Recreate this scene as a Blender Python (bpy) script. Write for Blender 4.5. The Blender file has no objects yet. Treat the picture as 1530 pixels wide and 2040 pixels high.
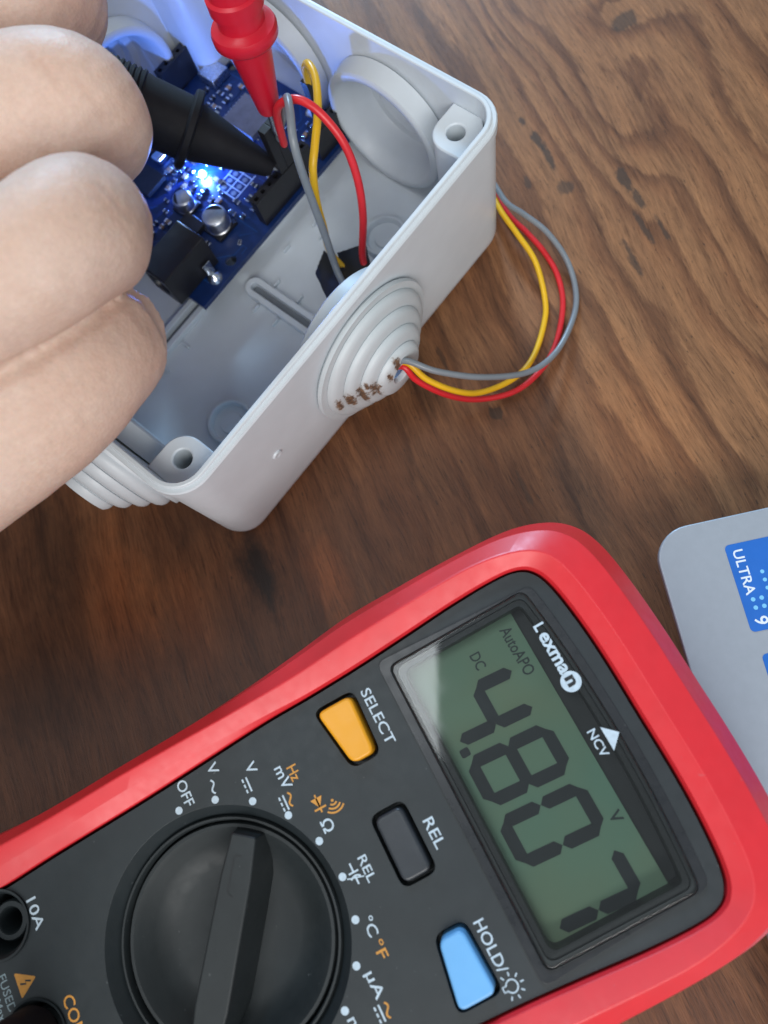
import bpy, bmesh, math, random
from mathutils import Vector, Matrix
random.seed(7)
MM = 0.001
sc = bpy.context.scene
COL = sc.collection

# ------------------------------------------------------------------ camera
F_PX, W_PX, H_PX = 1575.0, 1530.0, 2040.0
NADIR = (1029.0, 1420.0)
CAM_H = 178.4 * MM
g = Vector(((NADIR[0] - W_PX / 2) / F_PX, (NADIR[1] - H_PX / 2) / F_PX, 1.0)).normalized()
zr = -g
xr = (Vector((1, 0, 0)) - g * g.x).normalized()
yr = zr.cross(xr)
# rows: world axes expressed in the lens frame (x right, y down, z forward)
right = Vector((xr.x, yr.x, zr.x)); down = Vector((xr.y, yr.y, zr.y)); fwd = Vector((xr.z, yr.z, zr.z))
cam_d = bpy.data.cameras.new("camera")
cam = bpy.data.objects.new("camera", cam_d)
COL.objects.link(cam)
cam.matrix_world = Matrix(((right.x, -down.x, -fwd.x, 0), (right.y, -down.y, -fwd.y, 0),
                           (right.z, -down.z, -fwd.z, CAM_H), (0, 0, 0, 1)))
cam_d.sensor_fit = 'HORIZONTAL'
cam_d.sensor_width = 36.0
cam_d.lens = 36.0 * F_PX / W_PX
cam_d.clip_start = 0.005
cam_d.clip_end = 20
cam_d.dof.use_dof = True
cam_d.dof.focus_distance = 0.156
cam_d.dof.aperture_fstop = 22
sc.camera = cam

# ------------------------------------------------------------------ light
world = bpy.data.worlds.new("World")
sc.world = world
world.use_nodes = True
bg = world.node_tree.nodes["Background"]
bg.inputs[0].default_value = (0.84, 0.93, 1.0, 1)
bg.inputs[1].default_value = 0.34

def area(name, loc, target, sx, sy, power, col):
    d = bpy.data.lights.new(name, 'AREA')
    d.shape = 'RECTANGLE'; d.size = sx; d.size_y = sy; d.energy = power; d.color = col
    o = bpy.data.objects.new(name, d); COL.objects.link(o)
    o.location = loc
    o.rotation_euler = (Vector(target) - Vector(loc)).to_track_quat('-Z', 'Y').to_euler()
    return o
# a far window low beyond the top of the table (blue sky), the broad window on the photographer's side, the pale ceiling beside the phone
area("far_window_light", (-0.30, 1.95, 0.76), (-0.07, 0.11, 0.02), 0.30, 0.24, 36.0, (0.46, 0.72, 1.0))
area("near_window_light", (0.16, -0.88, 0.84), (-0.03, 0.04, 0.02), 1.0, 0.6, 12.5, (1.0, 0.99, 0.97))
area("ceiling_light", (-0.255, 0.14, 1.00), (-0.255, 0.14, 0.0), 0.30, 0.42, 2.2, (0.92, 0.97, 1.0))

sc.view_settings.view_transform = 'Standard'
sc.view_settings.look = 'None'
sc.view_settings.exposure = 0.0
sc.view_settings.gamma = 1.0
sc.render.engine = 'CYCLES'
sc.cycles.max_bounces = 7
sc.cycles.transparent_max_bounces = 8
sc.cycles.sample_clamp_indirect = 4.0

# ------------------------------------------------------------------ materials
MATS = {}
def nodes(name):
    m = bpy.data.materials.new(name); m.use_nodes = True
    nt = m.node_tree
    return m, nt, nt.nodes["Principled BSDF"]

def N(nt, typ, **kw):
    n = nt.nodes.new(typ)
    for k, v in kw.items(): setattr(n, k, v)
    return n

def mapped(nt, scale, src='Object', rot=0.0):
    tc = N(nt, 'ShaderNodeTexCoord'); mp = N(nt, 'ShaderNodeMapping')
    nt.links.new(tc.outputs[src], mp.inputs[0])
    s = scale if hasattr(scale, '__len__') else (scale,) * 3
    mp.inputs['Scale'].default_value = s
    mp.inputs['Rotation'].default_value = (0, 0, rot)
    return mp.outputs[0]

def noise(nt, vec, scale=1.0, detail=3.0, rough=0.55):
    n = N(nt, 'ShaderNodeTexNoise')
    n.inputs['Scale'].default_value = scale; n.inputs['Detail'].default_value = detail
    n.inputs['Roughness'].default_value = rough
    nt.links.new(vec, n.inputs['Vector'])
    return n.outputs['Fac']

def math_n(nt, op, a, b=None, clamp=False):
    n = N(nt, 'ShaderNodeMath', operation=op); n.use_clamp = clamp
    for i, x in enumerate((a, b)):
        if x is None: continue
        if isinstance(x, (int, float)): n.inputs[i].default_value = x
        else: nt.links.new(x, n.inputs[i])
    return n.outputs[0]

def ramp(nt, fac, stops):
    r = N(nt, 'ShaderNodeValToRGB')
    e = r.color_ramp.elements
    while len(e) < len(stops): e.new(0.5)
    for i, (p, c) in enumerate(stops):
        e[i].position = p; e[i].color = (*c, 1) if len(c) == 3 else c
    nt.links.new(fac, r.inputs[0])
    return r.outputs[0]

def mixc(nt, fac, a, b, blend='MIX'):
    n = N(nt, 'ShaderNodeMix', data_type='RGBA', blend_type=blend)
    for idx, x in ((0, fac), (6, a), (7, b)):
        if isinstance(x, (int, float)): n.inputs[idx].default_value = x
        elif isinstance(x, tuple): n.inputs[idx].default_value = (*x, 1) if len(x) == 3 else x
        else: nt.links.new(x, n.inputs[idx])
    return n.outputs[2]

def bump(nt, p, h, strength, dist):
    b = N(nt, 'ShaderNodeBump')
    b.inputs['Strength'].default_value = strength; b.inputs['Distance'].default_value = dist * MM
    nt.links.new(h, b.inputs['Height']); nt.links.new(b.outputs[0], p.inputs['Normal'])

def mat(name, col, rough=0.5, metal=0.0, var=0.08, vs=0.15, bs=0.0, bf=3.0, spec=0.5, rvar=0.12, coat=0.0, dust=0.0):
    """plain moulded surface: base colour with faint mottling, uneven gloss and fine grain (frequencies per mm)"""
    m, nt, p = nodes(name)
    v = mapped(nt, 1000.0)
    n1 = noise(nt, v, vs, 4)
    lo = tuple(c * (1 - var) for c in col); hi = tuple(min(1, c * (1 + var)) for c in col)
    c = ramp(nt, n1, [(0.3, lo), (0.7, hi)])
    if dust:
        sp = noise(nt, v, 1.1, 2, 0.4); pa = noise(nt, v, 0.06, 2)
        film = math_n(nt, 'MULTIPLY', math_n(nt, 'MULTIPLY', noise(nt, v, 0.35, 6, 0.75), pa), dust * 0.35)
        k = math_n(nt, 'ADD', film, math_n(nt, 'MULTIPLY', math_n(nt, 'GREATER_THAN', sp, 0.765), dust))
        c = mixc(nt, k, c, (0.32, 0.34, 0.35))
    nt.links.new(c, p.inputs['Base Color'])
    n2 = noise(nt, v, vs * 3.1, 3)
    r = math_n(nt, 'ADD', math_n(nt, 'MULTIPLY', math_n(nt, 'SUBTRACT', n2, 0.5), rvar * 2), rough, True)
    nt.links.new(r, p.inputs['Roughness'])
    p.inputs['Metallic'].default_value = metal
    p.inputs['Specular IOR Level'].default_value = spec
    p.inputs['Coat Weight'].default_value = coat
    if bs > 0: bump(nt, p, noise(nt, v, bf, 2), bs, 0.1)
    MATS[name] = m
    return m

def wood():
    m, nt, p = nodes("rustic_wood")
    rot = math.radians(90 - 112)          # grain runs down and to the right
    base = mapped(nt, 1000.0, rot=rot)
    warp = N(nt, 'ShaderNodeTexNoise'); warp.inputs['Scale'].default_value = 0.012; warp.inputs['Detail'].default_value = 2
    nt.links.new(base, warp.inputs['Vector'])
    sub = N(nt, 'ShaderNodeVectorMath', operation='SUBTRACT'); sub.inputs[1].default_value = (0.5,) * 3
    nt.links.new(warp.outputs['Color'], sub.inputs[0])
    mul = N(nt, 'ShaderNodeVectorMath', operation='MULTIPLY'); mul.inputs[1].default_value = (13, 5, 0)
    nt.links.new(sub.outputs[0], mul.inputs[0])
    add = N(nt, 'ShaderNodeVectorMath', operation='ADD')
    nt.links.new(base, add.inputs[0]); nt.links.new(mul.outputs[0], add.inputs[1])
    def st(sx, sy, detail=5, rough=0.6, off=0.0):
        mp = N(nt, 'ShaderNodeMapping'); mp.inputs['Scale'].default_value = (sx, sy, 1)
        mp.inputs['Location'].default_value = (off, off * .7, 0)
        nt.links.new(add.outputs[0], mp.inputs[0])
        return noise(nt, mp.outputs[0], 1.0, detail, rough)
    cr, sr = math.cos(rot), math.sin(rot)
    xyz = N(nt, 'ShaderNodeSeparateXYZ'); nt.links.new(base, xyz.inputs[0])
    wxy = N(nt, 'ShaderNodeSeparateXYZ'); nt.links.new(add.outputs[0], wxy.inputs[0])
    dn = st(0.30, 0.14, 5, 0.7, 2.0)
    def ell(x, y, ra, rl, wob):
        """distance from a spot of the board in units of its radii across and along the grain"""
        u, v = cr * x - sr * y, sr * x + cr * y
        du = math_n(nt, 'DIVIDE', math_n(nt, 'SUBTRACT', xyz.outputs[0], u), ra)
        dv = math_n(nt, 'DIVIDE', math_n(nt, 'SUBTRACT', xyz.outputs[1], v), rl)
        d = math_n(nt, 'SQRT', math_n(nt, 'ADD', math_n(nt, 'MULTIPLY', du, du), math_n(nt, 'MULTIPLY', dv, dv)))
        return math_n(nt, 'ADD', d, math_n(nt, 'MULTIPLY', math_n(nt, 'SUBTRACT', dn, 0.5), wob))
    # honey brown far right, darker near left: wood tone with shade painted in
    tc = N(nt, 'ShaderNodeTexCoord'); dt = N(nt, 'ShaderNodeVectorMath', operation='DOT_PRODUCT')
    dt.inputs[1].default_value = (1000 * .0050, 1000 * .0036, 0)
    nt.links.new(tc.outputs['Object'], dt.inputs[0])
    tone = st(0.022, 0.009, 5, 0.6, 3.3)
    q = math_n(nt, 'ADD', math_n(nt, 'ADD', dt.outputs['Value'], 0.40), math_n(nt, 'MULTIPLY', math_n(nt, 'SUBTRACT', tone, 0.5), 1.9), True)
    c = ramp(nt, q, [(0.0, (0.125, 0.054, 0.027)), (0.28, (0.172, 0.074, 0.034)), (0.6, (0.225, 0.102, 0.046)), (1.0, (0.285, 0.139, 0.063))])
    # growth rings, bending round the knots
    fld = math_n(nt, 'DIVIDE', wxy.outputs[0], 11.5)
    fld = math_n(nt, 'ADD', fld, math_n(nt, 'MULTIPLY', st(0.035, 0.010, 2, 0.5, 6.0), 3.2))
    fld = math_n(nt, 'ADD', fld, math_n(nt, 'MULTIPLY', st(0.30, 0.05, 4, 0.65, 4.0), 0.75))
    for (x, y, ra, rl, amp) in [(8, 192, 13, 22, 2.1), (28, 150, 10, 26, 1.7), (35, 180, 11, 10, 1.5), (-2, 69, 5, 8, 0.8), (-60, 32, 8, 20, 0.9)]:
        d = ell(x, y, ra, rl, 0.0)
        fld = math_n(nt, 'ADD', fld, math_n(nt, 'MULTIPLY', math_n(nt, 'POWER', 2.718, math_n(nt, 'MULTIPLY', math_n(nt, 'MULTIPLY', d, d), -1.0)), amp))
    fr_ = math_n(nt, 'FRACT', fld)
    ring = ramp(nt, fr_, [(0.0, (1, 1, 1)), (0.38, (0.97, 0.96, 0.95)), (0.62, (0.74, 0.65, 0.62)), (0.80, (0.46, 0.38, 0.37)), (0.90, (0.40, 0.33, 0.32)), (1.0, (0.96, 0.96, 0.96))])
    c = mixc(nt, math_n(nt, 'ADD', math_n(nt, 'MULTIPLY', q, 0.50), 0.25, True), c, ring, 'MULTIPLY')
    band = st(0.20, 0.014, 6, 0.7, 8.0)
    c = mixc(nt, 0.85, c, ramp(nt, band, [(0.32, (0.50, 0.46, 0.44)), (0.46, (0.92, 0.90, 0.89)), (0.66, (1.2, 1.16, 1.1))]), 'MULTIPLY')
    streak = st(0.85, 0.050, 6, 0.75, 1.0)
    c = mixc(nt, 0.7, c, ramp(nt, streak, [(0.34, (0.34, 0.30, 0.28)), (0.43, (0.85, 0.83, 0.82)), (0.55, (1.0, 1.0, 1.0)), (0.70, (1.25, 1.22, 1.18))]), 'MULTIPLY')
    # thin crisp grain lines and short open pores
    fib = st(2.6, 0.11, 5, 0.75, 5.0)
    c = mixc(nt, 0.7, c, ramp(nt, fib, [(0.36, (0.34, 0.30, 0.28)), (0.43, (0.88, 0.87, 0.86)), (0.55, (1.05, 1.05, 1.05)), (0.68, (1.35, 1.33, 1.3))]), 'MULTIPLY')
    hair = st(6.0, 0.22, 3, 0.7, 15.0)
    c = mixc(nt, 0.55, c, ramp(nt, hair, [(0.36, (0.45, 0.42, 0.40)), (0.47, (1, 1, 1)), (0.66, (1.22, 1.2, 1.18))]), 'MULTIPLY')
    pore = st(1.7, 0.34, 3, 0.6, 9.0)
    c = mixc(nt, math_n(nt, 'MULTIPLY', math_n(nt, 'LESS_THAN', pore, 0.325), 0.7), c, (0.030, 0.018, 0.012))
    # warm patches: (x, y, radius, strength)
    for (x, y, r, k_) in [(-94, 25, 17, 0.75), (-42, 29, 10, 0.75), (-75, 20, 12, 0.4), (33, 64, 20, 0.25)]:
        d = ell(x, y, r * .55, r * 1.2, 1.6)
        k = math_n(nt, 'MULTIPLY', math_n(nt, 'SUBTRACT', 1.2, d, True), k_, True)
        c = mixc(nt, k, c, mixc(nt, 1.0, c, (2.0, 1.6, 1.2), 'MULTIPLY'))
    # broad dark patches, wood stain with shade by the box painted in: (x, y, radius across, along, strength)
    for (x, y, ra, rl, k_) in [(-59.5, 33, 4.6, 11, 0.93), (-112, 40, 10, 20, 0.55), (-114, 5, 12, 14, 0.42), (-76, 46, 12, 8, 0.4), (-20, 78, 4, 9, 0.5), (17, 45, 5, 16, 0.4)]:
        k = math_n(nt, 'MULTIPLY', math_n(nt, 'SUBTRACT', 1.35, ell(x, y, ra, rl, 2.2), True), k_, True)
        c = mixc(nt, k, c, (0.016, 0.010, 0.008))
    # knots and black filled cracks with sharp edges
    for (x, y, ra, rl, k_) in [(35.5, 177.3, 4.6, 3.0, 0.8), (-1.8, 69.4, 1.9, 2.2, 0.92), (7.5, 149.6, 1.0, 1.6, 0.9), (11.3, 143.2, 1.3, 4.0, 0.92), (13.6, 138, 1.2, 4.6, 0.92), (17.6, 128.4, 2.4, 2.2, 0.75),
                               (31.6, 129.4, 1.4, 5.0, 0.92), (34.6, 123.4, 1.1, 3.4, 0.9), (35.4, 115.4, .9, 5.2, 0.85), (39.8, 114.2, .8, 4.0, 0.8), (32.3, 106.6, 1.1, 6.0, 0.8), (8.2, 130.9, .9, 2.4, 0.7), (4, 50, .8, 4.6, 0.6), (-14, 83, .8, 6, 0.6)]:
        k = math_n(nt, 'MULTIPLY', math_n(nt, 'MULTIPLY', math_n(nt, 'SUBTRACT', 1.0, ell(x, y, ra, rl, 2.9), True), 2.6, True), k_, True)
        c = mixc(nt, math_n(nt, 'MULTIPLY', k, 0.86), c, (0.040, 0.029, 0.022))
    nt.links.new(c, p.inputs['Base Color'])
    nt.links.new(math_n(nt, 'ADD', math_n(nt, 'MULTIPLY', fib, 0.22), 0.34), p.inputs['Roughness'])
    p.inputs['Specular IOR Level'].default_value = 0.36
    h = math_n(nt, 'ADD', math_n(nt, 'MULTIPLY', fib, 0.6), math_n(nt, 'MULTIPLY', streak, 0.6))
    bump(nt, p, h, 0.5, 0.3)
    MATS["wood"] = m
wood()

def skin():
    m, nt, p = nodes("skin")
    v = mapped(nt, 1000.0)
    big = noise(nt, v, 0.045, 3)
    c = ramp(nt, big, [(0.30, (0.62, 0.415, 0.325)), (0.5, (0.665, 0.485, 0.395)), (0.7, (0.70, 0.545, 0.465))])
    fine = noise(nt, v, 0.9, 4, 0.65)
    c = mixc(nt, 0.5, c, ramp(nt, fine, [(0.3, (0.86, 0.80, 0.78)), (0.7, (1.08, 1.06, 1.05))]), 'MULTIPLY')
    # skin creases across the finger joints, as strokes in hand coordinates (mm)
    lines = [[(94.3, 21.1, 30.6), (95.9, 19.0, 28.4), (96.8, 17.9, 26.2), (97.3, 16.8, 24.1)], [(94.9, 22.4, 29.5), (96.5, 20.5, 27.2), (97.5, 19.4, 24.5)],
             [(81.2, 48.1, 26.6), (82.5, 46.2, 25.2), (83.4, 44.5, 23.8)], [(79.6, 49.5, 27.4), (80.4, 47.3, 26.6)],
             [(91.2, 12.3, 11.0), (92.5, 10.5, 8.9), (93.2, 7.3, 7.1)], [(92.6, 12.4, 7.9), (93.5, 8.6, 6.4), (93.1, 5.4, 5.5)],
             [(85.5, 46.3, 23.8), (87.3, 44.8, 21.5), (87.8, 42.8, 18.8)], [(89.9, 9.9, 13.1), (91.7, 6.6, 10.6)]]
    wob = N(nt, 'ShaderNodeTexNoise'); wob.inputs['Scale'].default_value = 0.45; wob.inputs['Detail'].default_value = 3
    nt.links.new(v, wob.inputs['Vector'])
    w2 = N(nt, 'ShaderNodeVectorMath', operation='MULTIPLY_ADD'); w2.inputs[1].default_value = (1.3,) * 3
    nt.links.new(wob.outputs['Color'], w2.inputs[0]); nt.links.new(v, w2.inputs[2])
    tot = None
    for ln in lines:
        for a, b in zip(ln, ln[1:]):
            a, b = Vector(a) + Vector((.65,) * 3), Vector(b) + Vector((.65,) * 3); d = b - a
            pa = N(nt, 'ShaderNodeVectorMath', operation='SUBTRACT'); pa.inputs[1].default_value = a
            nt.links.new(w2.outputs[0], pa.inputs[0])
            dt = N(nt, 'ShaderNodeVectorMath', operation='DOT_PRODUCT'); dt.inputs[1].default_value = d / d.length_squared
            nt.links.new(pa.outputs[0], dt.inputs[0])
            t = math_n(nt, 'ADD', dt.outputs['Value'], 0.0, True)
            sc_ = N(nt, 'ShaderNodeVectorMath', operation='SCALE'); sc_.inputs[0].default_value = d
            nt.links.new(t, sc_.inputs['Scale'])
            df = N(nt, 'ShaderNodeVectorMath', operation='DISTANCE')
            nt.links.new(pa.outputs[0], df.inputs[0]); nt.links.new(sc_.outputs[0], df.inputs[1])
            q = math_n(nt, 'SUBTRACT', 1.0, math_n(nt, 'DIVIDE', df.outputs['Value'], 0.95), True)
            tot = q if tot is None else math_n(nt, 'MAXIMUM', tot, q)
    c = mixc(nt, math_n(nt, 'MULTIPLY', tot, 0.16), c, (0.42, 0.22, 0.16))
    nt.links.new(c, p.inputs['Base Color'])
    p.inputs['Roughness'].default_value = 0.52
    p.inputs['Specular IOR Level'].default_value = 0.25
    p.inputs['Subsurface Weight'].default_value = 0.3
    p.inputs['Subsurface Radius'].default_value = (1.0, 0.36, 0.2)
    p.inputs['Subsurface Scale'].default_value = 0.0018
    vo = N(nt, 'ShaderNodeTexVoronoi'); vo.inputs['Scale'].default_value = 1.5
    nt.links.new(v, vo.inputs['Vector'])
    h = math_n(nt, 'ADD', math_n(nt, 'MULTIPLY', vo.outputs['Distance'], 0.5), noise(nt, v, 0.5, 5, 0.7))
    h = math_n(nt, 'SUBTRACT', h, math_n(nt, 'MULTIPLY', tot, 0.45))
    bump(nt, p, h, 0.24, 0.4)
    MATS["skin"] = m
skin()

def rubber_stained():
    m, nt, p = nodes("stained_grommet_plastic")
    v = mapped(nt, 1000.0)
    n1 = noise(nt, v, 0.15, 4)
    c = ramp(nt, n1, [(0.3, (0.53, 0.585, 0.61)), (0.7, (0.57, 0.62, 0.645))])
    xyz = N(nt, 'ShaderNodeSeparateXYZ'); nt.links.new(v, xyz.inputs[0])
    nz = noise(nt, v, 0.75, 5, 0.75)
    tot = None
    for (x, y, z, r) in [(-14.2, -55.0, 19.9, 2.6), (-12.0, -57.0, 20.9, 3.0), (-9.6, -58.8, 21.2, 3.4), (-7.2, -60.4, 21.2, 3.4),
                         (-6.0, -61.8, 24.5, 2.2), (-8.3, -59.3, 24.2, 1.6), (-0.5, -62, 24.6, 3.0), (-3.5, -62, 23, 2.2)]:
        d2 = None
        for k, c0 in enumerate((x, y, z)):
            q = math_n(nt, 'SUBTRACT', xyz.outputs[k], c0)
            q = math_n(nt, 'MULTIPLY', q, (1.7, 1.3, 0.6)[k])
            q = math_n(nt, 'MULTIPLY', q, q)
            d2 = q if d2 is None else math_n(nt, 'ADD', d2, q)
        b = math_n(nt, 'SUBTRACT', 1.0, math_n(nt, 'DIVIDE', math_n(nt, 'SQRT', d2), r), True)
        tot = b if tot is None else math_n(nt, 'MAXIMUM', tot, b)
    k = math_n(nt, 'MULTIPLY', math_n(nt, 'ADD', tot, math_n(nt, 'MULTIPLY', math_n(nt, 'SUBTRACT', nz, 0.5), 2.0)), math_n(nt, 'MULTIPLY', tot, 6.0, True))
    k = ramp(nt, k, [(0.36, (0, 0, 0)), (0.60, (1, 1, 1))])
    brown = ramp(nt, noise(nt, v, 1.6, 3), [(0.35, (0.045, 0.018, 0.007)), (0.65, (0.20, 0.095, 0.035))])
    c = mixc(nt, math_n(nt, 'MULTIPLY', math_n(nt, 'MULTIPLY', tot, nz), 0.9, True), c, (0.30, 0.21, 0.13))
    nt.links.new(mixc(nt, math_n(nt, 'MULTIPLY', k, 0.92), c, brown), p.inputs['Base Color'])
    p.inputs['Roughness'].default_value = 0.45
    bump(nt, p, nz, 0.12, 0.2)
    MATS["grommet_stained"] = m
rubber_stained()

mat("box_plastic", (0.63, 0.685, 0.725), 0.38, var=0.03, bs=0.08, bf=1.2, spec=0.45)
mat("grommet", (0.55, 0.595, 0.63), 0.45, var=0.03, bs=0.06, bf=1.0)
mat("red_rubber", (0.74, 0.020, 0.030), 0.42, var=0.05, bs=0.10, bf=4.0, spec=0.65, dust=0.10)
mat("panel_black", (0.014, 0.020, 0.023), 0.46, var=0.12, bs=0.18, bf=5.0, spec=0.5, dust=0.14)
mat("dial_black", (0.013, 0.018, 0.020), 0.55, var=0.12, bs=0.12, bf=5.0, dust=0.14)
mat("bezel_black", (0.016, 0.018, 0.021), 0.30, var=0.15, bs=0.05, bf=4.0, dust=0.14)
mat("socket_black", (0.006, 0.006, 0.007), 0.5, var=0.2)
mat("well_black", (0.012, 0.014, 0.016), 0.5, var=0.2)
mat("button_yellow", (0.83, 0.36, 0.012), 0.38, var=0.03, bs=0.04)
mat("button_blue", (0.16, 0.44, 0.80), 0.40, var=0.03, bs=0.04)
mat("button_dark", (0.028, 0.033, 0.040), 0.36, var=0.15, bs=0.12, bf=4.0, dust=0.14)
mat("print_white", (0.50, 0.60, 0.68), 0.55, var=0.10, vs=1.2)
mat("print_orange", (0.60, 0.27, 0.045), 0.55, var=0.12, vs=1.2)
mat("print_dim", (0.22, 0.29, 0.32), 0.55, var=0.2, vs=1.2)
mat("lcd_ink", (0.006, 0.012, 0.016), 0.5, var=0.15)
mat("lcd_ink_thin", (0.022, 0.042, 0.040), 0.5, var=0.15)
mat("metal", (0.62, 0.63, 0.64), 0.28, 1.0, var=0.15, vs=0.8)
mat("aluminium", (0.66, 0.68, 0.72), 0.36, 1.0, var=0.10, vs=1.0)
mat("solder", (0.70, 0.74, 0.80), 0.22, 1.0, var=0.1, vs=1.5)
mat("pcb_blue", (0.004, 0.022, 0.105), 0.36, var=0.18, vs=0.5, spec=0.55)
mat("trace", (0.010, 0.06, 0.22), 0.32, var=0.1)
mat("silkscreen", (0.50, 0.58, 0.66), 0.6, var=0.12, vs=1.5)
mat("chip_black", (0.018, 0.019, 0.024), 0.42, var=0.2, vs=0.6)
mat("chip_grey", (0.16, 0.17, 0.22), 0.32, var=0.15, vs=0.4)
mat("header_black", (0.012, 0.012, 0.015), 0.40, var=0.2)
mat("ceramic_tan", (0.34, 0.22, 0.13), 0.5, var=0.2, vs=0.9)
mat("wire_yellow", (0.80, 0.46, 0.012), 0.36, var=0.05, vs=0.3)
mat("wire_red", (0.66, 0.022, 0.030), 0.34, var=0.06, vs=0.3)
mat("wire_grey", (0.20, 0.225, 0.25), 0.34, var=0.06, vs=0.3)
mat("tape_black", (0.012, 0.014, 0.017), 0.36, var=0.2, bs=0.3, bf=0.6)
mat("probe_red", (0.60, 0.010, 0.030), 0.34, var=0.05, bs=0.06, bf=1.5)
mat("probe_black", (0.006, 0.006, 0.009), 0.66, spec=0.3, var=0.15, bs=0.06, bf=1.5)
mat("laptop_silver", (0.35, 0.385, 0.43), 0.42, 0.2, var=0.025, vs=0.6, bs=0.05, bf=6.0)
mat("laptop_side", (0.03, 0.032, 0.036), 0.5, var=0.1)
mat("sticker_blue", (0.018, 0.14, 0.52), 0.35, var=0.06)
mat("sticker_print", (0.72, 0.80, 0.88), 0.45, var=0.05)
mat("sticker_dot", (0.20, 0.55, 0.85), 0.45, var=0.05)

def lcd_mat():
    m, nt, p = nodes("lcd_glass_green")
    v = mapped(nt, 1000.0)
    n1 = noise(nt, v, 0.035, 2)
    nt.links.new(ramp(nt, n1, [(0.35, (0.175, 0.335, 0.230)), (0.65, (0.235, 0.325, 0.195))]), p.inputs['Base Color'])
    p.inputs['Roughness'].default_value = 0.55
    MATS["lcd"] = m
lcd_mat()

def clear_mat():
    m, nt, p = nodes("clear_lens")
    nt.nodes.remove(p)
    out = nt.nodes["Material Output"]
    tr = N(nt, 'ShaderNodeBsdfTransparent'); tr.inputs[0].default_value = (0.93, 0.95, 0.95, 1)
    gl = N(nt, 'ShaderNodeBsdfGlossy')
    v = mapped(nt, 1000.0)
    sm = noise(nt, v, 0.25, 6, 0.75)
    nt.links.new(ramp(nt, sm, [(0.45, (0.03,) * 3), (0.8, (0.10,) * 3)]), gl.inputs['Roughness'])
    fr = N(nt, 'ShaderNodeFresnel'); fr.inputs[0].default_value = 1.5
    mx = N(nt, 'ShaderNodeMixShader')
    nt.links.new(fr.outputs[0], mx.inputs[0]); nt.links.new(tr.outputs[0], mx.inputs[1]); nt.links.new(gl.outputs[0], mx.inputs[2])
    nt.links.new(mx.outputs[0], out.inputs[0])
    MATS["clear"] = m
clear_mat()

def emit_mat():
    m, nt, p = nodes("led_lit_blue")
    p.inputs['Base Color'].default_value = (0.3, 0.6, 1, 1)
    p.inputs['Emission Color'].default_value = (0.16, 0.48, 1.0, 1)
    n1 = noise(nt, mapped(nt, 1000.0), 0.4, 2)
    nt.links.new(math_n(nt, 'ADD', math_n(nt, 'MULTIPLY', n1, 4.0), 16.0), p.inputs['Emission Strength'])
    MATS["led"] = m
emit_mat()

# ------------------------------------------------------------------ geometry helpers (all in mm, scaled at the end)
def obj(name, verts, faces, m, parent=None, smooth=False, bevel=0.0, seg=2, angle=35):
    me = bpy.data.meshes.new(name)
    me.from_pydata([tuple(v) for v in verts], [], faces)
    me.validate()
    bm = bmesh.new(); bm.from_mesh(me)
    bmesh.ops.recalc_face_normals(bm, faces=bm.faces)
    bm.to_mesh(me); bm.free()
    return link(name, me, m, parent, smooth, bevel, seg, angle)

def link(name, me, m, parent=None, smooth=False, bevel=0.0, seg=2, angle=35):
    o = bpy.data.objects.new(name, me); COL.objects.link(o)
    if m:
        me.materials.clear(); me.materials.append(MATS[m])
    if parent: o.parent = parent
    if smooth or bevel:
        for p in me.polygons: p.use_smooth = True
    if bevel:
        b = o.modifiers.new("bevel", 'BEVEL'); b.width = bevel; b.segments = seg
        b.limit_method = 'ANGLE'; b.angle_limit = math.radians(angle); b.harden_normals = True
    elif smooth:
        try: me.set_sharp_from_angle(angle=math.radians(40))
        except Exception: pass
    return o

def empty(name, loc=(0, 0, 0), rz=0.0):
    o = bpy.data.objects.new(name, None); COL.objects.link(o)
    o.location = loc; o.rotation_euler = (0, 0, rz); o.empty_display_size = 0.01
    return o

def tag(o, label, cat, group=None, kind=None):
    if label: o["label"] = label
    if cat: o["category"] = cat
    if group: o["group"] = group
    if kind: o["kind"] = kind
    return o

def rrect(L, W, R, n=6, cx=0.0, cy=0.0):
    pts = []
    for x, y, a0 in ((L / 2 - R, W / 2 - R, 0), (-L / 2 + R, W / 2 - R, 90), (-L / 2 + R, -W / 2 + R, 180), (L / 2 - R, -W / 2 + R, 270)):
        for k in range(n + 1):
            a = math.radians(a0 + 90 * k / n)
            pts.append((cx + x + R * math.cos(a), cy + y + R * math.sin(a)))
    return pts

def round_poly(poly, R, n=5):
    out = []
    k = len(poly)
    for i in range(k):
        p0, p1, p2 = Vector(poly[i - 1]), Vector(poly[i]), Vector(poly[(i + 1) % k])
        a, b = (p0 - p1), (p2 - p1)
        r = min(R, a.length * .45, b.length * .45)
        s, e = p1 + a.normalized() * r, p1 + b.normalized() * r
        for j in range(n + 1):
            t = j / n
            q = s * (1 - t) ** 2 + p1 * 2 * t * (1 - t) + e * t * t
            out.append((q.x, q.y))
    return out

def prism_data(outline, z0, z1, top=None):
    n = len(outline); top = top or outline
    v = [(x, y, z0) for x, y in outline] + [(x, y, z1) for x, y in top]
    f = [tuple(range(n))[::-1], tuple(range(n, 2 * n))] + [(i, (i + 1) % n, n + (i + 1) % n, n + i) for i in range(n)]
    return v, f

def prism(name, outline, z0, z1, m, parent=None, bevel=0.0, top=None, smooth=False, seg=2):
    v, f = prism_data(outline, z0, z1, top)
    return obj(name, v, f, m, parent, smooth, bevel, seg)

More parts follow.
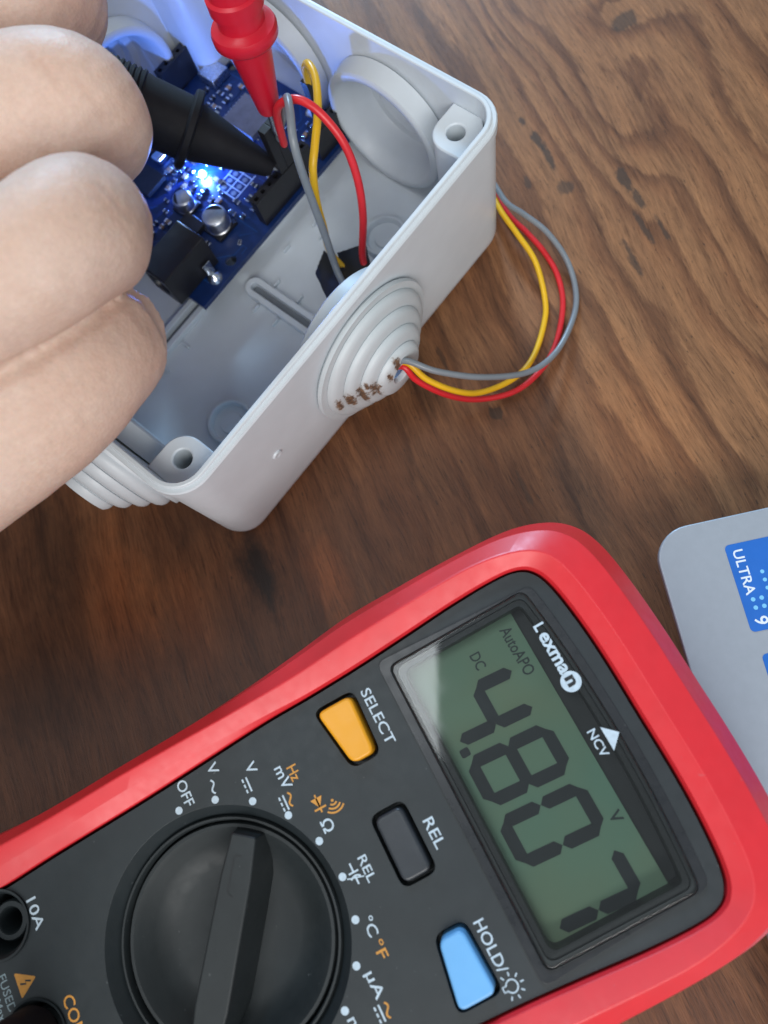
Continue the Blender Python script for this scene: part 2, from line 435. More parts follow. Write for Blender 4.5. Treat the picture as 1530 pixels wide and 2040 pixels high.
def box(name, c, s, m, parent=None, bevel=0.0, rz=0.0):
    cx, cy, cz = c; a, b, h = s[0] / 2, s[1] / 2, s[2] / 2
    co, si = math.cos(rz), math.sin(rz)
    out = [(cx + x * co - y * si, cy + x * si + y * co) for x, y in ((a, b), (-a, b), (-a, -b), (a, -b))]
    return prism(name, out, cz - h, cz + h, m, parent, bevel)

def frame_of(d):
    d = Vector(d).normalized()
    a = Vector((0, 0, 1)) if abs(d.z) < 0.9 else Vector((1, 0, 0))
    u = d.cross(a).normalized(); w = d.cross(u).normalized()
    return d, u, w

def lathe(name, prof, o, d, m, parent=None, n=48, closed=False, smooth=True, bevel=0.0):
    """prof: list of (s along axis, radius)"""
    o = Vector(o); d, u, w = frame_of(d)
    v, f = [], []
    for s, r in prof:
        for k in range(n):
            a = 2 * math.pi * k / n
            v.append(o + d * s + (u * math.cos(a) + w * math.sin(a)) * max(r, 1e-4))
    L = len(prof)
    for i in range(L if closed else L - 1):
        j = (i + 1) % L
        for k in range(n):
            k2 = (k + 1) % n
            f.append((i * n + k, i * n + k2, j * n + k2, j * n + k))
    if not closed:
        f.append(tuple(range(n))); f.append(tuple((L - 1) * n + k for k in range(n)))
    return obj(name, v, f, m, parent, smooth, bevel)

def catmull(P, sub):
    P = [Vector(p) for p in P]; out = []
    for i in range(len(P) - 1):
        p0, p1, p2, p3 = P[max(i - 1, 0)], P[i], P[i + 1], P[min(i + 2, len(P) - 1)]
        for k in range(sub):
            t = k / sub
            out.append(0.5 * ((2 * p1) + (p2 - p0) * t + (2 * p0 - 5 * p1 + 4 * p2 - p3) * t * t + (3 * p1 - p0 - 3 * p2 + p3) * t ** 3))
    out.append(P[-1])
    return out

def sweep_data(P, R, n=14, cap=3, ref=None, pw=2.0):
    """tube through points P with radii R and rounded ends"""
    P = [Vector(p) for p in P]
    ts = [(P[min(i + 1, len(P) - 1)] - P[max(i - 1, 0)]).normalized() for i in range(len(P))]
    rings = []
    if cap:
        for k in range(cap, 0, -1):
            a = math.pi / 2 * k / (cap + 0.35)
            rings.append((P[0] - ts[0] * R[0] * math.sin(a), ts[0], R[0] * math.cos(a)))
    rings += [(p, t, r) for p, t, r in zip(P, ts, R)]
    if cap:
        for k in range(1, cap + 1):
            a = math.pi / 2 * k / (cap + 0.35)
            rings.append((P[-1] + ts[-1] * R[-1] * math.sin(a), ts[-1], R[-1] * math.cos(a)))
    _, u, _ = frame_of(rings[0][1])
    v, f = [], []
    for c, t, r in rings:
        if ref is not None: u = ref.cross(t)
        u = (u - t * u.dot(t)).normalized(); w = t.cross(u)
        for k in range(n):
            a = 2 * math.pi * k / n
            ca, sa = math.cos(a), math.sin(a)
            q = (abs(ca) ** pw + abs(sa) ** pw) ** (-1.0 / pw)
            v.append(c + (u * ca + w * sa) * (r * q))
    for i in range(len(rings) - 1):
        for k in range(n):
            k2 = (k + 1) % n
            f.append((i * n + k, i * n + k2, (i + 1) * n + k2, (i + 1) * n + k))
    f.append(tuple(range(n))[::-1]); f.append(tuple((len(rings) - 1) * n + k for k in range(n)))
    return v, f

def tube(name, P, r, m, parent=None, sub=8, n=14, cap=2):
    Q = catmull(P, sub) if sub > 1 else [Vector(p) for p in P]
    v, f = sweep_data(Q, [r] * len(Q), n, cap)
    return obj(name, v, f, m, parent, True)

def baked(o):
    dg = bpy.context.evaluated_depsgraph_get(); dg.update()
    me = bpy.data.meshes.new_from_object(o.evaluated_get(dg))
    return me

def cut(o, cutters):
    for c in cutters:
        b = o.modifiers.new("cut", 'BOOLEAN'); b.operation = 'DIFFERENCE'; b.object = c; b.solver = 'EXACT'
    me = baked(o)
    o.modifiers.clear(); old = o.data; o.data = me
    bpy.data.meshes.remove(old)
    for c in cutters:
        d = c.data; bpy.data.objects.remove(c); bpy.data.meshes.remove(d)

def text_data(s, w=None, h=None, bold=0.0, res=3):
    cu = bpy.data.curves.new("t", 'FONT'); cu.body = s; cu.size = 1.0; cu.offset = bold; cu.resolution_u = res
    cu.extrude = 0.0
    to = bpy.data.objects.new("t", cu); COL.objects.link(to)
    me = baked(to)
    bpy.data.objects.remove(to); bpy.data.curves.remove(cu)
    xs = [v.co.x for v in me.vertices]; ys = [v.co.y for v in me.vertices]
    x0, x1, y0, y1 = min(xs), max(xs), min(ys), max(ys)
    kx = ky = None
    if w: kx = w / (x1 - x0)
    if h: ky = h / (y1 - y0)
    kx = kx or ky; ky = ky or kx
    return me, (x0 + x1) / 2, (y0 + y1) / 2, kx, ky

def text(s, cx, cy, z, m, parent, w=None, h=None, rot=-math.pi / 2, bold=0.012, name="printed_text", mirror=False):
    """flat print centred at (cx, cy); the reading direction is turned by rot from +x"""
    me, mx, my, kx, ky = text_data(s, w, h, bold)
    co, si = math.cos(rot), math.sin(rot)
    for v in me.vertices:
        a, b = (v.co.x - mx) * kx, (v.co.y - my) * ky
        v.co = (cx + a * co - b * si, cy + a * si + b * co, z)
    return link(name, me, m, parent)

def flat(name, outline, z, m, parent, th=0.06):
    return prism(name, outline, z, z + th, m, parent)

def circle(cx, cy, r, n=24):
    return [(cx + r * math.cos(2 * math.pi * k / n), cy + r * math.sin(2 * math.pi * k / n)) for k in range(n)]

def stroke(name, pts, w, z, m, parent):
    """flat printed line of width w through 2-D points"""
    P = [Vector(p) for p in pts]; L, Rr = [], []
    for i, p in enumerate(P):
        t = (P[min(i + 1, len(P) - 1)] - P[max(i - 1, 0)]).normalized()
        nrm = Vector((-t.y, t.x)) * (w / 2)
        L.append(p + nrm); Rr.append(p - nrm)
    v = [(q.x, q.y, z) for q in L] + [(q.x, q.y, z) for q in Rr]
    k = len(P)
    f = [(i, i + 1, k + i + 1, k + i) for i in range(k - 1)]
    return obj(name, v, f, m, parent)

# ------------------------------------------------------------------ table
tv, tf = prism_data([(420, 520), (-480, 520), (-480, -380), (420, -380)], -28, 0)
table = obj("table_top", tv, tf, "wood")
tag(table, None, None, kind="structure")

# ------------------------------------------------------------------ junction box
BX, BY, BTH = -69.53, 111.10, 0.88919
HB = 40.6
jb = empty("junction_box", (BX, BY, 0), BTH)
tag(jb, "open light grey plastic junction box with stepped cable grommets in its walls", "junction box")

def ring_loft(rings, n=8):
    v, f = [], []
    for ins, z in rings:
        R = max(8.2 - ins, 0.8)
        v += [(x, y, z) for x, y in rrect(105 - 2 * ins, 105 - 2 * ins, R, n)]
    k = 4 * (n + 1)
    for i in range(len(rings) - 1):
        for j in range(k):
            j2 = (j + 1) % k
            f.append((i * k + j, i * k + j2, (i + 1) * k + j2, (i + 1) * k + j))
    f.append(tuple(range(k))[::-1]); f.append(tuple((len(rings) - 1) * k + j for j in range(k)))
    return v, f
rings = [(4.2, 0.0), (2.4, 0.5), (1.5, 1.6), (1.2, 3.2), (0.45, HB - 3.2), (0.05, HB - 2.7), (0.0, HB - 0.5), (0.25, HB - 0.1),
         (1.0, HB), (1.15, HB + 0.55), (1.35, HB + 0.7), (2.0, HB + 0.7), (2.2, HB + 0.5), (2.25, HB - 1.0), (2.9, 5.0), (3.4, 3.2), (5.0, 2.5)]
v, f = ring_loft(rings)
shell = obj("shell", v, f, None, jb)
GR = [((0, -52.0), (0, -1, 0), True), ((52.0, -19), (1, 0, 0), False), ((52.0, 19), (1, 0, 0), False),
      ((-52.0, -20), (-1, 0, 0), False), ((-52.0, 19), (-1, 0, 0), False), ((-19, 52.0), (0, 1, 0), False), ((19, 52.0), (0, 1, 0), False)]
GZ = 19.6
cutters = []
for (gx, gy), d, st in GR:
    c = lathe("cutter", [(-8, 15.2), (6, 15.2)], (gx, gy, GZ), d, None, jb, 48)
    cutters.append(c)
cut(shell, cutters)
shell.data.materials.append(MATS["box_plastic"])
for p in shell.data.polygons: p.use_smooth = True
shell.data.set_sharp_from_angle(angle=math.radians(32))

def grommet_prof(tip_hole, deep=1.38):
    out = [(-7.0, 14.3), (-7.5, 14.9), (-7.5, 16.0), (-7.0, 16.6), (-2.6, 17.2), (-2.3, 15.1), (-0.2, 15.1), (0.0, 17.4), (0.45, 17.7), (1.3, 17.5)]
    s, r = 1.4, 15.9
    for k in range(3):
        out += [(s, r - 0.3), (s + 0.12, r), (s + 0.7, r - 0.12), (s + 1.3, r - 0.6), (s + 1.75, r - 1.5), (s + 2.0, r - 2.7)]
        s += 2.05; r -= 3.0
    out += [(s, r - 0.2), (s + 0.2, r), (s + 1.0, r - 0.3), (s + 1.6, r - 1.0)]
    tip = s + 1.75
    hole = 2.6 if tip_hole else 0.0
    if tip_hole: out += [(tip, hole + 0.3), (tip - 0.4, hole), (tip - 1.1, hole)]
    else: out += [(tip, 1.5), (tip, 0.0)]
    inn = [(tip - 1.2, hole if tip_hole else 0.0), (tip - 1.3, 4.6), (tip - 2.2, 5.4), (tip - 2.4, 7.2), (4.6, 7.8), (4.4, 9.8), (2.7, 10.4), (2.5, 12.4), (1.6, 12.9), (-2.6, 13.2)]
    if not tip_hole: return [(a * deep if a > 1.4 else a, b) for a, b in out + inn]
    return out + inn
for (gx, gy), d, st in GR:
    gm = lathe("grommet", grommet_prof(st, 1.38 if d[0] < 0 else 1.12), (gx * 1.005, gy * 1.005, GZ), d, "grommet_stained" if st else "grommet", jb, 64, closed=True)
    if st: gm["label"] = "grommet with torn, brown-stained tip"

def hull2(P):
    P = sorted(set(P))
    def half(Q):
        h = []
        for p in Q:
            while len(h) > 1 and (h[-1][0] - h[-2][0]) * (p[1] - h[-2][1]) - (h[-1][1] - h[-2][1]) * (p[0] - h[-2][0]) <= 0: h.pop()
            h.append(p)
        return h
    a, b = half(P), half(P[::-1])
    return a[:-1] + b[:-1]
for sx in (1, -1):
    for sy in (1, -1):
        pts = circle(44.5 * sx, 43.4 * sy, 5.0, 28) + [(50.2 * sx, 38.4 * sy), (50.2 * sx, 46 * sy), (46 * sx, 50.2 * sy), (39.6 * sx, 50.2 * sy)]
        b = prism("screw_boss", hull2(pts), 2.2, 36.4, None, jb)
        cu = lathe("cutter", [(0, 2.05), (30, 2.05)], (44.5 * sx, 43.4 * sy, 18), (0, 0, 1), None, jb, 24)
        cut(b, [cu])
        b.data.materials.append(MATS["box_plastic"])
        bv = b.modifiers.new("bevel", 'BEVEL'); bv.width = 0.35; bv.segments = 2; bv.limit_method = 'ANGLE'; bv.angle_limit = math.radians(50)
        for p in b.data.polygons: p.use_smooth = True
        b.data.set_sharp_from_angle(angle=math.radians(40))
        # mounting dish in the floor
        lathe("mounting_dish", [(0, 5.9), (1.9, 5.8), (2.1, 5.6), (2.1, 5.1), (1.9, 4.9), (0.35, 4.6), (0.3, 2.9), (0.9, 2.7), (0.9, 0.5)],
              (30.6 * sx, 28.6 * sy, 2.45), (0, 0, 1), "box_plastic", jb, 40)

lathe("moulding_scar", [(-0.3, 1.3), (0.12, 1.1), (0.18, 0.7), (0.05, 0.4)], (-31.2, -52.0, 21.2), (0, -1, 0), "box_plastic", jb, 14)
def slot_ring(name, a, b, wo, wi, z0, z1):
    a, b = Vector(a), Vector(b); d = (b - a).normalized(); ang = math.atan2(d.y, d.x)
    def stad(w):
        o = []
        for c, s in ((b, ang), (a, ang + math.pi)):
            for k in range(9):
                t = s - math.pi / 2 + math.pi * k / 8
                o.append((c.x + w * math.cos(t), c.y + w * math.sin(t)))
        return o
    O, I = stad(wo), stad(wi); n = len(O)
    vv = [(x, y, z0) for x, y in O] + [(x, y, z1) for x, y in O] + [(x, y, z1) for x, y in I] + [(x, y, z0) for x, y in I]
    ff = []
    for i in range(n):
        j = (i + 1) % n
        for q in range(3): ff.append((q * n + i, q * n + j, (q + 1) * n + j, (q + 1) * n + i))
        ff.append((3 * n + i, 3 * n + j, j, i))
    o = obj(name, vv, ff, "box_plastic", jb, bevel=0.25)
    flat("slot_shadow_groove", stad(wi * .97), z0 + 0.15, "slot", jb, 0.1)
    return o
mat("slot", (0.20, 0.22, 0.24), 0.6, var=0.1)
slot_ring("mounting_slot", (0.6, -9.5), (0.6, -34), 2.6, 1.0, 2.4, 4.6)
slot_ring("mounting_slot", (0.6, 9.5), (0.6, 34), 2.6, 1.0, 2.4, 4.6)
slot_ring("mounting_slot", (-12, 0.3), (-36, 0.3), 2.6, 1.0, 2.4, 4.6)
slot_ring("mounting_slot", (12, 0.3), (36, 0.3), 2.6, 1.0, 2.4, 4.6)
for (x, y, rz) in [(-3.6, -13, 0), (-3.6, -20, 0), (4.8, -13, 0), (4.8, -21, 0), (-22, -4.4, 1.57), (-30, -4.4, 1.57), (24, -10, .2), (14, -8.6, 0), (-24, 6, 1.57), (22, -14, 0)]:
    box("floor_rib", (x, y, 2.9), (2.4, 0.45, 1.4), "box_plastic", jb, 0.12, rz)

# ------------------------------------------------------------------ circuit board
pcb = empty("circuit_board", (BX, BY, 0), BTH)
tag(pcb, "blue microcontroller board with lit blue LED inside the grey box", "circuit board")
ZT = 9.6
X0, X1, Y0, Y1 = -12.4, 48.8, -5.6, 47.4
board = prism("board", [(X0, Y0), (X1 - 2, Y0), (X1, Y0 + 2), (X1, Y1), (X0, Y1)], 8.0, ZT, None, pcb)
holes = [lathe("cutter", [(0, 1.6), (4, 1.6)], (x, y, 7), (0, 0, 1), None, pcb, 20) for x, y in ((1.4, -2.7), (0.2, 44.4), (46.0, 8.0), (46.0, 36.5))]
cut(board, holes); board.data.materials.append(MATS["pcb_blue"])
for x, y in ((1.4, -2.7), (0.2, 44.4), (46.0, 8.0), (46.0, 36.5)):
    box("standoff", (x + 3.4, y + (3 if y < 20 else -3), 5.2), (3, 3, 5.5), "chip_black", pcb, .2)
def header(x0, x1, y, n):
    L = x1 - x0
    h = box("pin_header", ((x0 + x1) / 2, y, ZT + 4.25), (L, 2.6, 8.5), None, pcb)
    step = L / n
    cs = [box("cutter", (x0 + step * (k + .5), y, ZT + 8), (1.1, 1.1, 6), None, pcb) for k in range(n)]
    cut(h, cs); h.data.materials.append(MATS["header_black"])
header(14.0, 34.0, -3.1, 8); header(36.2, 48.2, -3.1, 5)
header(8.0, 27.5, 44.9, 8); header(29.0, 48.0, 44.9, 8)
# power jack
jk = prism("power_jack", [(-0.6, 8.6), (-15.2, 8.6), (-15.2, -0.6), (-0.6, -0.6)], ZT, ZT + 10.6, None, pcb)
cut(jk, [lathe("cutter", [(0, 3.1), (10, 3.1)], (-16, 4.0, ZT + 5.8), (1, 0, 0), None, pcb, 28)])
jk.data.materials.append(MATS["header_black"])
bb = jk.modifiers.new("bevel", 'BEVEL'); bb.width = 0.4; bb.segments = 2
lathe("jack_pin", [(0, 1.0), (8, 1.0), (8.5, 0.6)], (-6.0, 4.0, ZT + 5.8), (-1, 0, 0), "metal", jk, 16)
box("jack_tab", (-4.2, -1.35, ZT + 2.4), (2.4, 0.35, 4.6), "solder", jk, 0.08)
lathe("solder_joint", [(0, 2.1), (0.5, 1.9), (1.2, 1.1), (1.7, 0.5)], (-4.6, -2.6, ZT), (0, 0, 1), "solder", jk, 18)
# usb port
ub = prism("usb_port", [(-2, 38), (-18, 38), (-18, 26), (-2, 26)], ZT, ZT + 10.8, None, pcb)
cut(ub, [box("cutter", (-17, 32, ZT + 5.4), (12, 10.6, 9.2), None, pcb)])
ub.data.materials.append(MATS["metal"])
# capacitors
for (x, y, r, h, a0) in ((7.0, 5.9, 3.2, 5.2, 0.6), (6.3, 17.2, 2.55, 4.4, 2.5)):
    cp = lathe("capacitor", [(0.9, r), (h * .22, r), (h * .26, r * .93), (h * .32, r * .93), (h * .36, r), (h - .45, r), (h - .1, r * .93), (h, r * .84)],
               (x, y, ZT), (0, 0, 1), "aluminium", pcb, 40)
    box("capacitor_base", (x, y, ZT + 0.5), (2 * r + .3, 2 * r + .3, 1.0), "header_black", cp, .15)
    sect = [(x, y)][:0]
    for k in range(13):
        a = a0 + (k - 6) / 6 * 0.95
        sect.append((x + r * .83 * math.cos(a), y + r * .83 * math.sin(a)))
    flat("polarity_mark", sect, ZT + h + .02, "chip_black", cp, .05)
# microcontroller, usb chip, crystal
box("microcontroller", (35.6, 20.6, ZT + 1.0), (9.6, 11.0, 1.6), "chip_grey", pcb, .2)
for k in range(8):
    for s in (-1, 1):
        box("chip_lead", (35.6 + (k - 3.5) * 1.1, 20.6 + s * 6.0, ZT + .35), (.45, 1.2, .5), "solder", pcb)
box("interface_chip", (6.0, 31.5, ZT + .9), (7.0, 7.0, 1.4), "chip_black", pcb, .15)
box("crystal", (15.5, 33.5, ZT + 1.3), (8.5, 3.4, 2.4), "solder", pcb, .8)
box("voltage_regulator", (3.4, 12.1, ZT + .9), (3.4, 6.4, 1.7), "chip_black", pcb, .15)
box("reset_button", (40.5, 38, ZT + 1.4), (6, 6, 2.8), "metal", pcb, .3)
# surface-mount parts: (x, y, length, width, turn, kind)
smd = []
for (x, y) in [(16.4, 27.6), (14.0, 26.2), (12.0, 27.0), (17.6, 24.6), (12.8, 24.0), (15.0, 23.6), (10.6, 22.2), (13.6, 21.2), (11.2, 19.6), (9.8, 25.6),
               (8.2, 20.6), (12.6, 16.8), (14.6, 12.4), (12.4, 11.2), (11.4, 13.0), (9.4, 12.0), (17.2, 4.6), (12.4, 2.6), (20.2, 17.6), (24, 24), (26.8, 27),
               (25, 32), (29, 34), (21.5, 31.5), (27.4, 10.2), (30.2, 9), (33, 9.6), (42.5, 12.5), (43, 27), (2.0, 21.2), (0.2, 18.6), (-2.6, 14.6), (4.6, 23.2), (-5, 20), (-8, 17), (-4.6, 11.4)]:
    smd.append((x, y))
rs = random.Random(21)
while len(smd) < 105:
    x, y = rs.uniform(-3, 45), rs.uniform(1.5, 41)
    bad = any(abs(x - a) < 1.9 and abs(y - b) < 1.9 for a, b in smd)
    for (x0, x1, y0, y1) in ((-16, 0.5, -1, 9.5), (29.5, 41.5, 13, 28), (2, 11, 1.8, 10), (2.5, 10, 14, 20.5), (14, 24.5, 7, 15.4), (1.5, 10.5, 27, 36), (10, 21, 31, 36), (36, 44, 34, 42), (1, 6, 8, 16), (14, 17.6, 18.6, 21.8), (-18, -1, 25, 39)):
        if x0 < x < x1 and y0 < y < y1: bad = True
    if not bad: smd.append((x, y))
for i, (x, y) in enumerate(smd):
    a = random.choice((0, math.pi / 2))
    L, Wd = random.choice(((1.9, 1.1), (1.6, 0.9), (2.1, 1.2)))
    r = box("surface_mount_part", (x, y, ZT + .4), (L * .55, Wd, .75), random.choice(("chip_black", "ceramic_tan", "chip_black")), pcb, .08, a)
    for s in (-1, 1):
        box("solder_end", (x + s * L * .38 * math.cos(a), y + s * L * .38 * math.sin(a), ZT + .38), (L * .26, Wd * 1.03, .8), "solder", r, .12, a)
for (x, y) in [(6.4, -1.6), (13.2, 28.8), (10.8, 29.6), (19.2, 21.6)]:
    box("solder_pad", (x, y, ZT + .25), (1.6, 1.0, .5), "solder", pcb, .2, .5)
# status led and its light
box("led_base", (15.8, 20.2, ZT + .15), (2.4, 1.5, .3), "solder", pcb, .1)
led = lathe("led", [(0, 1.0), (.5, 1.0), (.9, .75), (1.1, .3)], (15.8, 20.2, ZT + .3), (0, 0, 1), "led", pcb, 20)
pl = bpy.data.lights.new("led_glow", 'POINT'); pl.energy = 0.062; pl.color = (0.10, 0.26, 1.0); pl.shadow_soft_size = 0.0012
plo = bpy.data.objects.new("led_glow", pl); COL.objects.link(plo); plo.parent = pcb; plo.location = (15.8, 20.2, ZT + 1.75)
# copper traces under the lacquer
rt = random.Random(5)
for k in range(46):
    x, y = rt.uniform(-8, 44), rt.uniform(0, 42)
    pts = [(x, y)]
    for q in range(rt.randint(2, 4)):
        L = rt.uniform(2, 7); a = rt.choice((0, 1, 2, 3, 4, 5, 6, 7)) * math.pi / 4
        x, y = min(max(x + L * math.cos(a), -11), 47), min(max(y + L * math.sin(a), -4), 46)
        if (Vector((x, y)) - Vector(pts[-1])).length > .5: pts.append((x, y))
    if len(pts) > 1: stroke("copper_trace", pts, .3, ZT + .012 + k * .0002, "trace", pcb)
# silkscreen
zs = ZT + 0.03
for k in range(4):
    stroke("silkscreen_line", [(15.2 + k * 2.3, 14.6), (15.2 + k * 2.3, 8.0)], .28, zs, "silkscreen", pcb)
for k in range(3):
    stroke("silkscreen_line", [(15.2, 14.6 - k * 3.3), (23.4, 14.6 - k * 3.3)], .28, zs + .01, "silkscreen", pcb)
for (x, y) in [(16.3, 13), (18.6, 13), (16.3, 9.6), (18.6, 9.6), (20.9, 13), (20.9, 9.6)]:
    flat("solder_pad", circle(x, y, .7, 14), zs, "slot", pcb, .03)
for k in range(7):
    stroke("silkscreen_line", [(16.5 + k * 2.4, 1.0), (16.5 + k * 2.4, -0.9)], .5, zs, "silkscreen", pcb)
    stroke("silkscreen_line", [(17.4 + k * 2.4, 1.6), (17.4 + k * 2.4, 0.1)], .35, zs + .01, "silkscreen", pcb)
text("UNO", 17.4, 34.2, zs, "silkscreen", pcb, w=10, h=4.2, rot=-math.pi / 2, bold=.03, name="silkscreen_text")
for k in range(8):
    stroke("silkscreen_line", [(14 + k * 2.4, 41.6), (14 + k * 2.4, 39.8)], .5, zs, "silkscreen", pcb)
    stroke("silkscreen_line", [(28 + k * 1.5, 31.0), (28 + k * 1.5, 29.6 + (k % 3) * .4)], .45, zs, "silkscreen", pcb)

# ------------------------------------------------------------------ wires (world mm)
def to_world(x, y, z):
    c, s = math.cos(BTH), math.sin(BTH)
    return (BX + c * x - s * y, BY + s * x + c * y, z)
WR = 0.9
def wire(name, inside, mid, outside, m, label, hx, wr=WR):
    e = empty(name, to_world(hx, -3.1, ZT))
    ox, oy, oz = e.location
    tag(e, label, "wire", "sensor wires leading out of the box")
    P = inside + mid + outside
    P = [(x - ox, y - oy, z - oz) for x, y, z in P]
    Q = catmull(P, 8); k0 = len(inside + mid) * 8
    rr = [wr - 0.2 * max(0.0, min(1.0, (i - k0 * .55) / (k0 * .45))) for i in range(len(Q))]
    v, f = sweep_data(Q, rr, 14, 2)
    obj("insulation", v, f, m, e, True)
    hp = [(x - ox, y - oy) for x, y, _ in (to_world(hx + a, -3.1 + b, 0) for a, b in ((1.2, 1.2), (-1.2, 1.2), (-1.2, -1.2), (1.2, -1.2)))]
    prism("plug_housing", hp, ZT + 8.5 - oz, ZT + 8.5 + 14 - oz, "header_black", e, .2)
    return e
m1 = [to_world(12, -35, 13), to_world(3.0, -44, 17), to_world(0.2, -51, 19.3), to_world(0.0, -58, 20.5)]
wire("yellow_wire",
     [(-41.6, 140.4, 29.5), (-41.0, 139.6, 36.0), (-39.3, 137.4, 39.6), (-37.4, 132.6, 40.4), (-36.8, 124.7, 40.0), (-37.8, 117.6, 38.0), (-38.9, 113.8, 35.0), (-39.8, 111.4, 28.0), (-39.9, 109.7, 21.0), (-39.8, 107.4, 13.0)],
     [to_world(14, -33, 11), to_world(5, -43, 16), to_world(0.8, -51, 19.0), to_world(0.6, -58, 20.0)],
     [(-20.2, 73.4, 21.6), (-16.5, 70.9, 18.0), (-10.4, 69.8, 13.0), (-4.9, 71.3, 8.0), (2.3, 75.8, 4.0), (7.2, 81.8, 2.0), (10.4, 91.5, 1.0), (10.7, 97.9, 1.5), (8.8, 106.7, 3.0), (4.8, 114.0, 4.0), (1.2, 120.6, 4.0), (-3.0, 131.0, 2.6), (-12, 143, 1.2)],
     "wire_yellow", "yellow wire arching highest over the board and looping out through the front grommet", 40.4)
wire("grey_wire",
     [(-49.6, 129.9, 27.0), (-46.8, 127.4, 34.0), (-43.6, 124.6, 41.5), (-41.4, 122.2, 47.2), (-40.2, 117.0, 48.8), (-39.7, 111.6, 48.0), (-39.5, 109.0, 43.0), (-39.4, 107.8, 33.0), (-39.1, 106.3, 22.0), (-38.0, 102.0, 14.0)],
     [to_world(8, -39, 14.5), to_world(1.0, -46, 18), to_world(-0.6, -52, 20.3), to_world(-0.4, -58, 21.8)],
     [(-19.9, 72.9, 23.6), (-14.0, 71.2, 21.2), (-4.6, 71.9, 15.0), (5.4, 75.4, 8.0), (12.1, 81.4, 4.0), (16.8, 90.7, 1.5), (18.2, 98.2, 1.0), (16.5, 106.6, 2.0), (12.0, 113.6, 4.0), (6.6, 118.6, 5.0), (2.4, 122.6, 5.0), (-2.2, 132, 4.2), (-11, 144, 3.4)],
     "wire_grey", "grey wire with a kink, crossing in front of the yellow wire, outermost in the loop", 27.4)
wire("red_wire",
     [(-46.9, 124.9, 31.0), (-45.2, 123.6, 42.0), (-42.2, 122.5, 46.0), (-38.5, 121.3, 47.0), (-34.7, 119.1, 45.0), (-31.0, 115.7, 40.0), (-29.5, 112.3, 33.0), (-29.9, 109.2, 24.0), (-31.9, 105.0, 13.5)],
     [to_world(16, -38, 12), to_world(6.5, -45, 15.4), to_world(0.4, -51.4, 17.9), to_world(-0.2, -58, 18.6)],
     [(-21.2, 73.0, 20.6), (-18.8, 71.2, 17.0), (-12.8, 69.9, 11.0), (-6.2, 70.4, 6.0), (1.9, 72.8, 3.0), (8.0, 77.5, 2.0), (12.5, 84.6, 1.2), (14.9, 95.1, 1.0), (14.1, 103.2, 1.2), (11.3, 109.9, 1.2), (7.3, 115.9, 1.2), (2.8, 121.8, 1.2), (-2.4, 132.6, 1.0), (-11.5, 144.5, 4.9)],
     "wire_red", "red wire curving over to the black tape and between yellow and grey in the loop", 25.0)

# ------------------------------------------------------------------ black tape around the wires
tp = empty("electrical_tape", to_world(14, -29, 2.5), BTH)
tag(tp, "piece of black electrical tape wrapped round the wires inside the box", "tape")
def tape_sheet(name, quad, nx, ny, amp, seed, th=0.35):
    rnd = random.Random(seed)
    ph = [rnd.uniform(0, 6.28) for _ in range(6)]
    A, B, C_, D_ = [Vector(q) for q in quad]
    v = []
    for j in range(ny + 1):
        for i in range(nx + 1):
            s, t = i / nx, j / ny
            p = A * (1 - s) * (1 - t) + B * s * (1 - t) + C_ * s * t + D_ * (1 - s) * t
            ed = 1.0 if (i in (0, nx) or j in (0, ny)) else 0.0
            p = p + Vector((ed * .08 * math.sin(23 * t + ph[1]), ed * .08 * math.sin(29 * s + ph[5]), amp * (math.sin(5 * s + 3 * t + ph[3]) + .6 * math.sin(9 * t - 4 * s + ph[4]))))
            v.append(p)
    f = [(j * (nx + 1) + i, j * (nx + 1) + i + 1, (j + 1) * (nx + 1) + i + 1, (j + 1) * (nx + 1) + i) for j in range(ny) for i in range(nx)]
    o = obj(name, v, f, "tape_black", tp)
    so = o.modifiers.new("thick", 'SOLIDIFY'); so.thickness = th
    return o
def tl(pts): return [(x - 14, y + 29, z - 2.5) for x, y, z in pts]
tape_sheet("tape_fold", tl([(16.6, -21.6, 10.4), (10.6, -23.6, 9.6), (3.5, -37, 10.5), (13.2, -40, 14.0)]), 12, 14, .12, 3)
tape_sheet("tape_fold", tl([(17.9, -24.9, 10.4), (23.2, -30.0, 11.6), (13.5, -42, 15.5), (9.5, -36, 13.6)]), 12, 14, .1, 8)

# ------------------------------------------------------------------ probes
def probe(name, tip, far, length, prof, m, label, metal=(0.9, 12), cable=None):
    tip, far = Vector(tip), Vector(far)
    d = (far - tip).normalized()
    e = empty(name, tip)
    tag(e, label, "test probe", "multimeter test probes")
    lathe("handle", prof, (0, 0, 0), d, m, e, 48)
    lathe("metal_tip", [(0, 0.15), (1.2, metal[0] * .8), (2.4, metal[0]), (metal[1], metal[0])], (0, 0, 0), d, "metal", e, 16)
    end = d * prof[-1][0]
    pts = [end - d * 3, end + d * 12, end + d * 40 + Vector(cable), end + d * 60 + Vector(cable) * 2.6]
    tube("cable", pts, 1.9, m, e, sub=8, n=12)
    return e
probe("red_test_probe", (-48.3, 126.9, 31.0), (-47.5, 130.2, 58.0), 110,
      [(7.5, 0.9), (7.6, 2.3), (8.2, 2.5), (24, 4.55), (24.3, 4.9), (24.6, 6.1), (25.2, 6.6), (26.8, 6.7), (27.5, 6.4), (27.9, 5.2), (28.3, 4.7), (31, 4.7), (31.4, 5.4), (34, 5.5), (34.4, 4.8),
       (60, 5.2), (80, 5.8), (92, 5.4), (98, 3.2), (104, 2.6)],
      "probe_red", "red test probe with round finger guard held upright on the wire plug", cable=(-30, 50, 10))
ribs = []
for k in range(16):
    s = 33.5 + k * 1.25
    ribs += [(s, 7.5), (s + .35, 7.9), (s + .75, 7.9), (s + 1.0, 7.5)]
